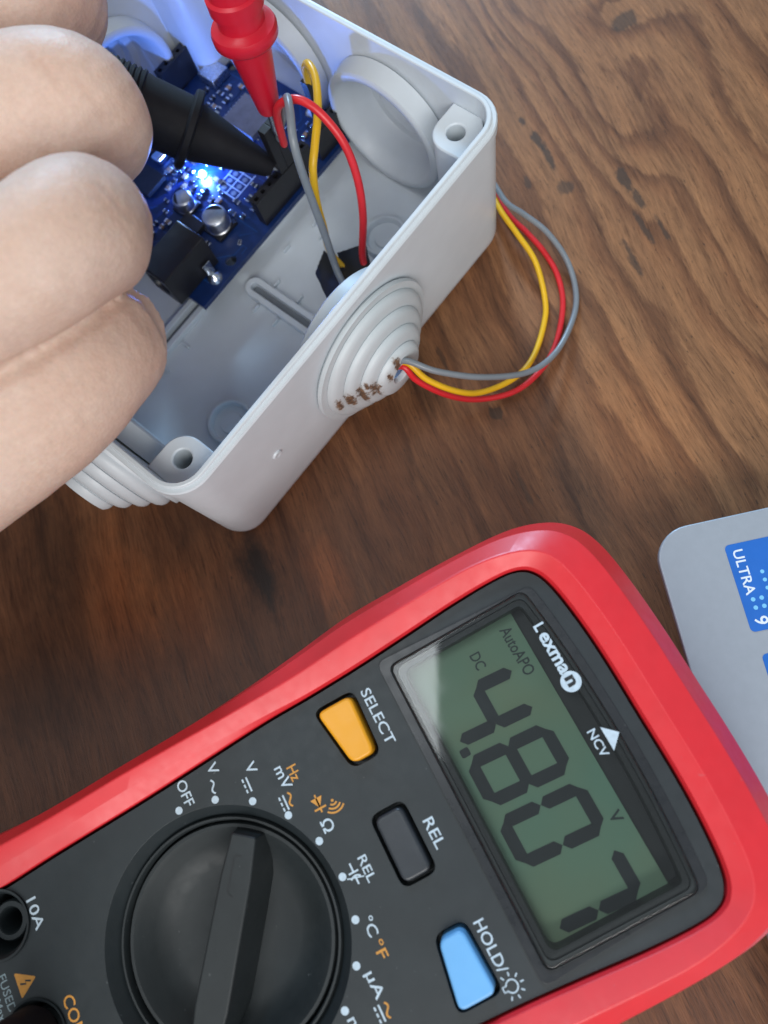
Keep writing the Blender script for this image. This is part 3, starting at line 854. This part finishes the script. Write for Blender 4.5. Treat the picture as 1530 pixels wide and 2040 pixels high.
probe("black_test_probe", (-51.9, 127.3, 19.5), (-84.5, 134.0, 42.5), 110,
      [(1.2, 0.9), (1.3, 2.0), (2.4, 2.5), (19, 6.3), (20.6, 6.4), (20.8, 8.6), (21.2, 9.0), (22.4, 9.0), (22.8, 8.6), (23.0, 7.2), (32, 7.3)] + ribs + [(60, 7.6), (88, 7.8), (96, 7.0), (101, 3.4), (108, 2.8)],
      "probe_black", "black ribbed test probe gripped in the hand, lying across the board", metal=(0.7, 4), cable=(-20, -10, 8))

# ------------------------------------------------------------------ hand
def hand():
    chains = []
    A = [(-119.3,129.2,66.0,11.8), (-104.1,134.6,68.0,11.8), (-91.4,136.0,68.0,11.4), (-86.3,136.5,64.0,11.1), (-91.3,139.9,57.0,10.0), (-98.8,142.6,53.0,9.3), (-110.0,145.1,51.0,8.9)]
    B = [(-105.9,91.9,74.0,12.5), (-83.1,98.4,76.0,12.0), (-71.7,100.0,76.0,10.9), (-69.1,98.5,72.0,10.4), (-75.8,103.8,63.0,9.8), (-86.1,108.3,56.0,9.5), (-97.9,111.8,52.0,9.4), (-110.0,113.7,50.0,8.7)]
    C = [(-92.2,52.8,82.0,11.2), (-72.8,61.8,84.0,10.6), (-64.6,67.0,84.0,10.5), (-63.4,72.1,80.0,10.8), (-70.6,77.8,70.0,10.0), (-82.9,83.0,60.0,9.5), (-96.3,83.7,54.0,9.0), (-108.7,83.9,52.0,8.6)]
    D = [(-103.7,30.3,64.0,11.3), (-82.0,43.2,67.0,11.2), (-72.2,51.4,67.0,11.3), (-66.6,61.1,64.0,10.4), (-72.0,63.3,57.0,9.4), (-78.8,63.2,53.0,8.6), (-88.0,60.7,51.0,8.0), (-96.6,57.5,50.0,7.5)]
    chains += [A, B, C, D]
    wrist = (-185, 20, 66, 24)
    for c in (A, B, C, D):
        x, y, z, r = c[0]
        chains.append([(x + 3, y + 1, z, r), (x - 22, y - 8, z - 4, r * 1.12), ((x - 22) * .45 - 172 * .55, (y - 8) * .45 + 26 * .55, z - 6, r * 1.3), (-178, 24 + (y - 60) * .12, 66, 17)])
    chains.append([(-120, 60, 66, 15), (-140, 52, 62, 19), (-165, 34, 62, 20), (-190, 16, 64, 22), (-260, -30, 66, 27), (-330, -75, 68, 31)])
    # thumb, hidden under the fingers, pressing on the black probe from below
    chains.append([(-168, 40, 56, 16), (-146, 78, 48, 14), (-128, 108, 46, 12.0), (-108, 120, 46, 10.4), (-97, 126.5, 46, 9.2)])
    V, Fc = [], []
    for ci, ch in enumerate(chains):
        Q = catmull([c[:3] for c in ch], 7)
        Rr = [r.x for r in catmull([(c[3], 0, 0) for c in ch], 7)]
        v, f = sweep_data(Q, Rr, 36, 6, Vector((0.5, -0.53, 0.68)), 2.3 if ci < 4 else 2.0)
        off = len(V); V += v; Fc += [tuple(i + off for i in q) for q in f]
    o = obj("hand_tmp", V, Fc, None)
    rm = o.modifiers.new("r", 'REMESH'); rm.mode = 'VOXEL'; rm.voxel_size = 0.55
    sm = o.modifiers.new("s", 'SMOOTH'); sm.factor = 0.5; sm.iterations = 9
    me = baked(o)
    bpy.data.objects.remove(o)
    # wrinkle grooves across the knuckles: (point, direction across finger, radius of influence)
    return me
hm = hand()
hm.name = "hand"
base = Vector((-150, 50, 60))
from mathutils import noise as mnoise
import numpy as np
# deepen the folds where the fingers press together
nv_ = len(hm.vertices); ne_ = len(hm.edges)
co = np.empty(nv_ * 3); hm.vertices.foreach_get("co", co); co = co.reshape(-1, 3)
no = np.empty(nv_ * 3); hm.vertices.foreach_get("normal", no); no = no.reshape(-1, 3)
ed = np.empty(ne_ * 2, dtype=np.int64); hm.edges.foreach_get("vertices", ed); ed = ed.reshape(-1, 2)
deg = np.bincount(ed.ravel(), minlength=nv_).astype(float)
def navg(a):
    return np.stack([np.bincount(ed[:, 0], a[ed[:, 1], k], nv_) + np.bincount(ed[:, 1], a[ed[:, 0], k], nv_) for k in range(a.shape[1])], 1) / deg[:, None]
hc = ((navg(co) - co) * no).sum(1)[:, None]
for _ in range(14): hc = navg(hc)
push = np.clip((hc - 0.003) * 45.0, 0, 1.9)
for _ in range(6): push = 0.5 * push + 0.5 * navg(push)
ns = no.copy()
for _ in range(12): ns = navg(ns)
ns /= np.linalg.norm(ns, axis=1)[:, None] + 1e-9
co = co - ns * push
wgt = np.clip(push * 3, 0, 1)
for _ in range(4): co = co + wgt * 0.5 * (navg(co) - co)
hm.vertices.foreach_set("co", co.ravel()); hm.update()
nrm = [v.normal.copy() for v in hm.vertices]
for v, nv in zip(hm.vertices, nrm):
    q = v.co
    v.co = q + nv * (0.40 * mnoise.noise(q * 0.07) + 0.12 * mnoise.noise(q * 0.21) + 0.05 * mnoise.noise(q * 0.55)) - base
hd = link("hand", hm, "skin", None, True)
hm.attributes.remove(hm.attributes["sharp_edge"]) if "sharp_edge" in hm.attributes else None
hd.location = base
tag(hd, "bare curled hand gripping the black probe above the box", "hand")

# ------------------------------------------------------------------ multimeter
MX, MY, MA = -49.5, -37.0, math.radians(28.0)
mt = empty("multimeter", (MX, MY, 0), MA)
tag(mt, "red and black digital multimeter reading 4.807 V DC", "multimeter")
PZ = 39.0
half = [((78.7, 0), (91.6, 0)), ((78.7, 10), (91.6, 10)), ((78.3, 18), (91.2, 20)), ((77.4, 25), (90.2, 28)), ((76, 28.6), (88, 33.2)), ((73.5, 30.4), (83.5, 36.9)),
        ((69, 31), (76, 39.2)), ((60.5, 30.8), (64, 39.9)), ((50, 30), (52, 40.0)), ((40, 29.3), (42, 39.8)), ((30, 28.9), (30, 38.3)), ((21, 28.7), (20, 37.2)), ((7, 27.8), (7.5, 36.3)),
        ((-5, 27.1), (-6, 35.8)), ((-22, 26.4), (-24, 35.4)), ((-40, 25.6), (-42, 36.6)), ((-60, 27), (-60, 38.6)), ((-70, 26), (-76, 38)), ((-74, 22), (-83, 33)), ((-75, 10), (-85, 15)), ((-75, 0), (-85.5, 0))]
full = half + [((a[0], -a[1]), (b[0], -b[1])) for a, b in half[-2:0:-1]]
nF = len(full)
def closed_cat(P, sub):
    out = []; n = len(P)
    for i in range(n):
        p0, p1, p2, p3 = (Vector(P[(i + k) % n]) for k in (-1, 0, 1, 2))
        for k in range(sub):
            t = k / sub
            out.append(0.5 * ((2 * p1) + (p2 - p0) * t + (2 * p0 - 5 * p1 + 4 * p2 - p3) * t * t + (3 * p1 - p0 - 3 * p2 + p3) * t ** 3))
    return out
SUB = 6
inn = closed_cat([a for a, b in full], SUB); outr = closed_cat([b for a, b in full], SUB)
def sstep(x, a, b):
    t = max(0, min(1, (x - a) / (b - a))); return t * t * (3 - 2 * t)
v, f = [], []
NP = None
for pi, po in zip(inn, outr):
    k = sstep(pi.x, -8, 34)           # 0 on the lower half of the case, 1 round the display
    r0 = 0.30 * (1 - k) + 0.03 * k; r1 = 0.62 * (1 - k) + (0.42 - 0.14 * sstep(pi.x, 62, 77)) * k
    z0 = 40.6 * (1 - k) + 39.9 * k; z1 = 41.4 * (1 - k) + 41.3 * k
    endk = sstep(pi.x, 70, 78)
    prof = [(0.0, 30), (0.0, 39.0), (0.015, 39.35), (r0, z0), (r0 + .02, z0 + .1), (r1 - .015, z1), (r1 + .02, z1 - .15), ((r1 + 1) * .5 + .03, 38.6 + .6 * endk), (0.94, 33.0), (0.985, 30.0), (1.0, 26.0),
            (0.97, 22), (0.86 - .22 * endk, 17.5), (0.72 - .28 * endk, 10), (0.62 - .3 * endk, 2), (0.5 - .3 * endk, 0.0), (0.1, 0.0)]
    NP = len(prof)
    for t, z in prof:
        q = pi.lerp(po, t); v.append((q.x, q.y, z))
n = len(inn)
for i in range(n):
    j = (i + 1) % n
    for q in range(NP): f.append((i * NP + q, i * NP + (q + 1) % NP, j * NP + (q + 1) % NP, j * NP + q))
hol = obj("holster", v, f, "red_rubber", mt, bevel=0.35, seg=3, angle=14)
cx = sum(p.x for p in inn) / n
panel_out = []
for p, q in zip(inn, outr):
    d = (p - q).normalized(); panel_out.append((p.x + d.x * 0.55, p.y + d.y * 0.55))
panel = prism("front_panel", panel_out, 2.0, PZ, None, mt)
def arc_lens(ins=0.0):
    o = [(45.4 + ins, -26.7 + ins), ]
    for k in range(13):
        y = -26.9 + 53.8 * k / 12
        y = max(-26.9 + ins, min(26.9 - ins, y))
        o.append((74.3 - 1.7 * (y / 26.9) ** 2 - ins, y))
    o.append((45.4 + ins, 26.7 - ins))
    return round_poly(o, 1.7)
sel = [(30.4, 25.6), (37.5, 25.6), (37.0, 14.9), (32.4, 14.9)]
rel = [(31.3, 5.7), (36.8, 5.7), (36.8, -5.7), (31.3, -5.7)]
hld = [(x, -y) for x, y in sel][::-1]
def grow(poly, d):
    c = Vector((sum(p[0] for p in poly) / len(poly), sum(p[1] for p in poly) / len(poly)))
    out = []
    for p in poly:
        q = Vector(p) - c; out.append((c.x + q.x + math.copysign(d, q.x), c.y + q.y + math.copysign(d, q.y)))
    return out
JK = [(-36.2, 20.3), (-36.2, 1.4), (-36.2, -17.6)]
ct = [prism("cutter", arc_lens(0.9), 33.4, 60, None, mt), lathe("cutter", [(0, 19.65), (6.0, 19.65), (8.9, 21.6), (20, 21.8)], (0, 0, 30.2), (0, 0, 1), None, mt, 96)]
for b in (sel, rel, hld): ct.append(prism("cutter", round_poly(grow(b, .55), 1.8), 35.5, 60, None, mt))
for x, y in JK: ct.append(lathe("cutter", [(0, 5.4), (40, 5.4)], (x, y, 22), (0, 0, 1), None, mt, 40))
cut(panel, ct)
panel.data.materials.append(MATS["panel_black"])
bv = panel.modifiers.new("bevel", 'BEVEL'); bv.width = 0.3; bv.segments = 2; bv.limit_method = 'ANGLE'; bv.angle_limit = math.radians(50)
for p in panel.data.polygons: p.use_smooth = True
panel.data.set_sharp_from_angle(angle=math.radians(30))
# raised ring of the panel round the display, and a moulded step behind it
def ringband(name, O, I, z0, z1, m, parent, bevel=.2):
    k = len(O)
    vv = [(x, y, z0) for x, y in O] + [(x, y, z1) for x, y in O] + [(x, y, z1) for x, y in I] + [(x, y, z0) for x, y in I]
    ff = []
    for i in range(k):
        j = (i + 1) % k
        for q in range(4): ff.append((q * k + i, q * k + j, ((q + 1) % 4) * k + j, ((q + 1) % 4) * k + i))
    return obj(name, vv, ff, m, parent, bevel=bevel)
ringband("display_bezel", arc_lens(-1.5), arc_lens(0.0), PZ - .2, PZ + .35, "bezel_black", mt)
ringband("display_well", arc_lens(0.95), arc_lens(2.0), 33.5, PZ - .3, "well_black", mt, .1)
lens = prism("display_lens", arc_lens(0.12), PZ - .1, PZ + .75, "clear", mt, bevel=.45, seg=3)
lcd = prism("lcd", round_poly([(46.7, -25.3), (68.9, -25.3), (68.9, 25.3), (46.7, 25.3)], .6), 33.5, 34.6, "lcd", mt)
flat("display_backing", arc_lens(1.0), 33.45, "well_black", mt, .05)
LZ = 34.66
def seg_bar(a, b, w, m="lcd_ink"):
    a, b = Vector(a), Vector(b); d = (b - a).normalized(); q = Vector((-d.y, d.x)) * w / 2
    g_ = .02
    a2, b2 = a + d * g_, b - d * g_
    out = [a2, a2 + d * w * .45 + q, b2 - d * w * .45 + q, b2, b2 - d * w * .45 - q, a2 + d * w * .45 - q]
    def L(p):                       # upright display coordinates -> meter coordinates, with a slight slant
        return (p.y, -(p.x + (p.y - 57) * .055))
    flat("lcd_segment", [L(p) for p in out], LZ, m, lcd, .05)
SEGS = {'a': ((0, 14), (7, 14)), 'b': ((7, 14), (7, 7)), 'c': ((7, 7), (7, 0)), 'd': ((7, 0), (0, 0)), 'e': ((0, 0), (0, 7)), 'f': ((0, 7), (0, 14)), 'g': ((0, 7), (7, 7))}
for x0, ch in ((-16.4, 'fgbc'), (-5.3, 'abcdefg'), (5.5, 'abcdef'), (16.5, 'abc')):
    for s in ch:
        (ax, ay), (bx_, by_) = SEGS[s]
        seg_bar((x0 + ax, 50 + ay), (x0 + bx_, 50 + by_), 2.2)
flat("lcd_segment", [(49.9 + dx, 7.75 + dy) for dx, dy in round_poly([(.85, .75), (-.85, .75), (-.85, -.75), (.85, -.75)], .4)], LZ, "lcd_ink", lcd, .05)
text("AutoAPO", 66.6, 18.6, LZ + .03, "lcd_ink_thin", lcd, w=9.2, h=2.2, bold=.012, name="lcd_text")
text("DC", 59.6, 20.3, LZ + .03, "lcd_ink_thin", lcd, w=3.0, h=2.0, bold=.012, name="lcd_text")
text("V", 67.0, -12.6, LZ + .03, "lcd_ink_thin", lcd, w=1.9, h=2.1, bold=.02, name="lcd_text")
# prints under the lens
PLZ = PZ + .77
text("LEXMA"[0], 71.7, 19.9, PLZ, "print_white", mt, h=1.9, bold=.03, name="logo_text")
text("exma", 71.5, 15.0, PLZ, "print_white", mt, w=7.6, h=1.75, bold=.03, name="logo_text")
flat("logo_disc", circle(71.6, 9.6, 1.75, 36), PLZ - .01, "print_white", mt, .01)
text("n", 71.6, 9.7, PLZ + .03, "bezel_black", mt, w=1.7, h=1.6, bold=.035, name="logo_text")
flat("arrow_mark", [(71.9, 1.1), (71.9, -3.1), (74.2, -1.0)], PLZ, "print_white", mt, .02)
text("NCV", 70.3, -0.9, PLZ, "print_white", mt, w=4.6, h=1.55, bold=.01)
# buttons
def button(poly, m, label, h=1.3, rr=1.5):
    o = round_poly(poly, rr); c = Vector((sum(p[0] for p in o) / len(o), sum(p[1] for p in o) / len(o)))
    t = [(c.x + (x - c.x) * .93, c.y + (y - c.y) * .96) for x, y in o]
    b = prism("button", o, 35.6, PZ + h, m, mt, bevel=.55, top=t, seg=3)
    b["label"] = label
button(sel, "button_yellow", "yellow SELECT button", 1.5)
button(rel, "button_dark", "dark REL button", .9)
button(hld, "button_blue", "light blue HOLD button", 1.9)
Z = PZ + .03
text("SELECT", 39.9, 20.1, Z, "print_white", mt, w=10.2, h=1.85, bold=.008)
text("REL", 39.5, -0.9, Z, "print_white", mt, w=5.0, h=1.85, bold=.008)
text("HOLD/", 39.4, -19.6, Z, "print_white", mt, w=8.2, h=1.85, bold=.008)
# backlight symbol
bx0, by0 = 39.4, -26.0
stroke("backlight_symbol", [(bx0 + .15 + .95 * math.cos(a), by0 + .95 * math.sin(a)) for a in [math.radians(200 + k * 320 / 20) for k in range(21)]], .22, Z, "print_white", mt)
stroke("backlight_symbol", [(bx0 - .75, by0 + .38), (bx0 - 1.35, by0 + .38), (bx0 - 1.35, by0 - .38), (bx0 - .75, by0 - .38)], .22, Z, "print_white", mt)
for k in range(7):
    a = math.radians(-120 + k * 40)
    stroke("backlight_symbol", [(bx0 + .15 + 1.45 * math.cos(a), by0 + 1.45 * math.sin(a)), (bx0 + .15 + 2.05 * math.cos(a), by0 + 2.05 * math.sin(a))], .22, Z, "print_white", mt)
# dial
lathe("dial_surround", [(0, 19.6), (6.2, 19.6), (6.75, 19.35), (6.75, 19.0), (6.2, 18.75), (0, 18.7)], (0, 0, 30.4), (0, 0, 1), "dial_black", mt, 96, closed=True)
dial = lathe("dial", [(0, 18.4), (5.4, 18.4), (5.9, 18.15), (5.9, 17.6), (5.2, 16.8), (3.2, 15.0), (1.6, 13.0), (0.9, 11), (0.6, 6), (0.6, 0.01)], (0, 0, 30.4), (0, 0, 1), "dial_black", mt, 96)
ga = math.radians(52.8)
gd = Vector((math.cos(ga), math.sin(ga))); gn = Vector((-gd.y, gd.x))
def G(a, b): q = gd * a + gn * b; return (q.x, q.y)
bot = [G(17.9, 3.2), G(10, 4.2), G(-10, 4.2), G(-17.9, 3.2), G(-17.9, -3.2), G(-10, -4.2), G(10, -4.2), G(17.9, -3.2)]
topo = [G(17.0, 2.2), G(10, 2.7), G(-10, 2.9), G(-17.0, 2.3), G(-17.0, -2.3), G(-10, -2.9), G(10, -2.7), G(17.0, -2.2)]
grip = prism("dial_grip", bot, 30.8, 39.9, "dial_black", dial, bevel=.4, top=topo, seg=3)
stroke("pointer_mark", [G(13.6, -.35), G(13.6, .55), G(13.2, .9), G(7.8, .95), G(7.3, .55), G(7.2, -.1)], .28, 39.95, "well_black", dial)
for k in range(11):
    a = math.radians(87 - 17.4 * k)
    flat("dial_dot", circle(22.5 * math.cos(a), 22.5 * math.sin(a), .66, 20), Z - .02, "print_white", mt, .03)
def dcbars(cx, cy, m="print_white", w=2.6):
    """direct current sign: a bar above three dashes"""
    stroke("printed_symbol", [(cx + .38, cy + w / 2), (cx + .38, cy - w / 2)], .3, Z, m, mt)
    for k in (-1, 0, 1): stroke("printed_symbol", [(cx - .38, cy + k * .95 + .3), (cx - .38, cy + k * .95 - .3)], .3, Z, m, mt)
def tilde(cx, cy, m="print_white", w=2.4, amp=.38):
    stroke("printed_symbol", [(cx + amp * math.sin(2 * math.pi * k / 16), cy + w / 2 - w * k / 16) for k in range(17)], .3, Z, m, mt)
text("OFF", 3.4, 24.6, Z, "print_white", mt, w=4.6, h=1.9, bold=.008)
text("V", 9.6, 26.0, Z, "print_white", mt, w=1.9, h=1.9, bold=.008); tilde(8.4, 23.2)
text("V", 15.9, 22.9, Z, "print_white", mt, w=1.9, h=1.9, bold=.008); dcbars(14.0, 20.6)
text("mV", 20.4, 18.8, Z, "print_white", mt, w=4.0, h=1.9, bold=.008); dcbars(18.6, 14.9); tilde(19.9, 15.0, "print_orange")
text("Hz", 22.4, 18.6, Z, "print_orange", mt, w=2.6, h=1.8, bold=.008)
# diode and buzzer signs
ox, oy = 24.0, 12.1
flat("printed_symbol", [(ox + 1.1, oy + 1.0), (ox - 1.1, oy + 1.0), (ox, oy - .7)], Z, "print_orange", mt, .02)
stroke("printed_symbol", [(ox + 1.1, oy - .8), (ox - 1.1, oy - .8)], .32, Z, "print_orange", mt)
stroke("printed_symbol", [(ox, oy + 1.6), (ox, oy - 1.5)], .28, Z + .02, "print_orange", mt)
for k in range(3):
    r_ = .8 + k * .65
    stroke("printed_symbol", [(26.4 + r_ * math.sin(t), 11.6 - r_ * math.cos(t)) for t in [math.radians(-48 + q * 8) for q in range(13)]], .3, Z, "print_orange", mt)
flat("printed_symbol", circle(26.4, 11.5, .25, 12), Z, "print_orange", mt, .02)
text("\u03a9", 23.9, 8.3, Z, "print_white", mt, w=2.1, h=2.1, bold=.012)
text("REL", 26.8, -0.7, Z, "print_white", mt, w=4.3, h=1.55, bold=.008)
stroke("printed_symbol", [(24.5, 1.3), (24.5, -.15)], .3, Z, "print_white", mt)
stroke("printed_symbol", [(25.4, -.2), (23.6, -.2)], .3, Z + .01, "print_white", mt)
stroke("printed_symbol", [(25.4, -1.15), (24.9, -.85), (24.5, -.78), (24.1, -.85), (23.6, -1.15)], .3, Z, "print_white", mt)
stroke("printed_symbol", [(24.5, -.8), (24.5, -2.2)], .3, Z + .01, "print_white", mt)
stroke("printed_symbol", [(23.0, -.7), (25.9, -1.5)], .2, Z + .02, "print_white", mt)
text("\u00b0C", 23.3, -8.7, Z, "print_white", mt, w=3.0, h=1.9, bold=.008)
text("\u00b0F", 23.2, -12.4, Z, "print_orange", mt, w=2.8, h=1.9, bold=.008)
text("\u00b5A", 19.8, -16.6, Z, "print_white", mt, w=4.2, h=2.2, bold=.008); dcbars(18.7, -20.6); tilde(20.1, -20.6, "print_orange")
text("mA", 14.4, -21.4, Z, "print_white", mt, w=4.6, h=1.9, bold=.008)
# sockets
for i, (x, y) in enumerate(JK):
    s = lathe("socket", [(0, 5.35), (16.9, 5.35), (17.3, 5.9), (17.2, 5.5), (16.6, 5.1), (16, 4.9), (0, 4.9)], (x, y, 22.2), (0, 0, 1), "panel_black", mt, 48, closed=True)
    lathe("socket_tube", [(0, 3.5), (13.2, 3.5), (13.6, 3.2), (13.6, 2.4), (13.2, 2.1), (0, 2.1)], (x, y, 22.2), (0, 0, 1), "panel_black", s, 36, closed=True)
    flat("socket_floor", circle(x, y, 5.2, 28), 22.3, "socket_black", s, .1)
text("10A", -29.3, 19.0, Z, "print_white", mt, w=5.4, h=1.9, bold=.008)
text("COM", -28.7, 1.3, Z, "print_orange", mt, w=6.6, h=2.1, bold=.008)
wt = [(-33.4, 11.7), (-33.4, 7.3), (-37.0, 9.5)]
wt = [(-36.4, 12.0), (-36.4, 7.6), (-32.8, 9.8)]
flat("warning_triangle", round_poly(wt, .4), Z - .02, "print_orange", mt, .02)
stroke("warning_bolt", [(-33.9, 9.6), (-34.8, 10.0), (-34.9, 9.5), (-35.9, 9.9)], .3, Z + .03, "panel_black", mt)
text("FUSED", -38.6, 9.6, Z, "print_dim", mt, w=6.2, h=1.5, bold=.004)
text("10A Max", -40.7, 9.6, Z, "print_dim", mt, w=7.2, h=1.4, bold=.004)
text("600V", -42.7, 9.6, Z, "print_dim", mt, w=5.0, h=1.4, bold=.004)

# plug of the black lead in the middle socket
c_, s_ = math.cos(MA), math.sin(MA)
jx, jy = JK[1]
pg = empty("lead_plug", (MX + c_ * jx - s_ * jy, MY + s_ * jx + c_ * jy, 26))
tag(pg, "black plug of the test lead in the COM socket", "plug")
lathe("plug_body", [(0, 1.9), (11, 1.9), (13.5, 2.0), (13.6, 4.7), (14.2, 5.0), (24, 5.0), (25, 4.6), (25.5, 3.2), (34, 2.6), (44, 2.2)], (0, 0, 0), (0, 0, 1), "probe_black", pg, 36)
tube("plug_cable", [(0, 0, 40), (-3, -4, 52), (-20, -22, 58), (-60, -60, 30), (-110, -90, -12), (-160, -100, -24)], 1.9, "probe_black", pg)

# ------------------------------------------------------------------ laptop
LA = math.radians(-79.0)
lp = empty("laptop", (29.6, 35.0, 0), LA)
tag(lp, "silver grey laptop palm rest corner with blue stickers", "laptop")
# local x runs along the front edge, local y towards the hinge
base_o = rrect(330, 225, 7.0, 8, 165 - .5, 112.5 - .8)
prism("laptop_base", rrect(306, 201, 6.0, 8, 164.5, 111.7), 1.2, 12.4, "laptop_side", lp, bevel=.6, top=rrect(328, 223, 7.0, 8, 164.5, 111.7))
prism("palm_rest", [(x, y) for x, y in rrect(330.6, 225.6, 7.2, 8, 164.5, 111.7)], 12.3, 14.2, "laptop_silver", lp, bevel=.4, seg=3, top=None)
for x, y in ((20, 15), (310, 15), (20, 205), (310, 205)):
    lathe("rubber_foot", [(0, 5), (1.3, 5)], (x, y, 0), (0, 0, 1), "laptop_side", lp, 20)
st1 = prism("sticker", rrect(17.6, 26, .9, 4, 12.6 + 1.2, 12.0 + 13), 14.2, 14.28, "sticker_blue", lp)
text("ULTRA", 10.9, 14.2, 14.3, "sticker_print", st1, w=9.2, h=2.0, rot=0.0, bold=.012, name="sticker_text")
text("9", 20.7, 14.5, 14.3, "sticker_print", st1, h=2.6, rot=0.0, bold=.012, name="sticker_text")
for i in range(7):
    for j in range(8):
        x, y = 8.2 + i * 1.65, 14.2 + j * 1.65
        if x < 16.0 and y < 16.8: continue
        if x < 10.0 or (x > 18.8 and y < 16.8): continue
        flat("sticker_dot", circle(x, y, .28 + .04 * min(4, abs(5 - j)), 10), 14.29, "sticker_dot", st1, .01)
st2 = prism("sticker", rrect(22, 24, .9, 4, 27.0 + 11, 11.5 + 13), 14.2, 14.28, "sticker_blue", lp)

# ------------------------------------------------------------------ to metres
done = set()
for o in bpy.data.objects:
    if o.type == 'CAMERA' or (o.type == 'LIGHT' and o.name != "led_glow"): continue
    o.location = o.location * MM
    if o.type == 'MESH':
        if o.data.name not in done:
            done.add(o.data.name); o.data.transform(Matrix.Scale(MM, 4))
        for md in o.modifiers:
            if md.type == 'BEVEL': md.width *= MM
            if md.type == 'SOLIDIFY': md.thickness *= MM
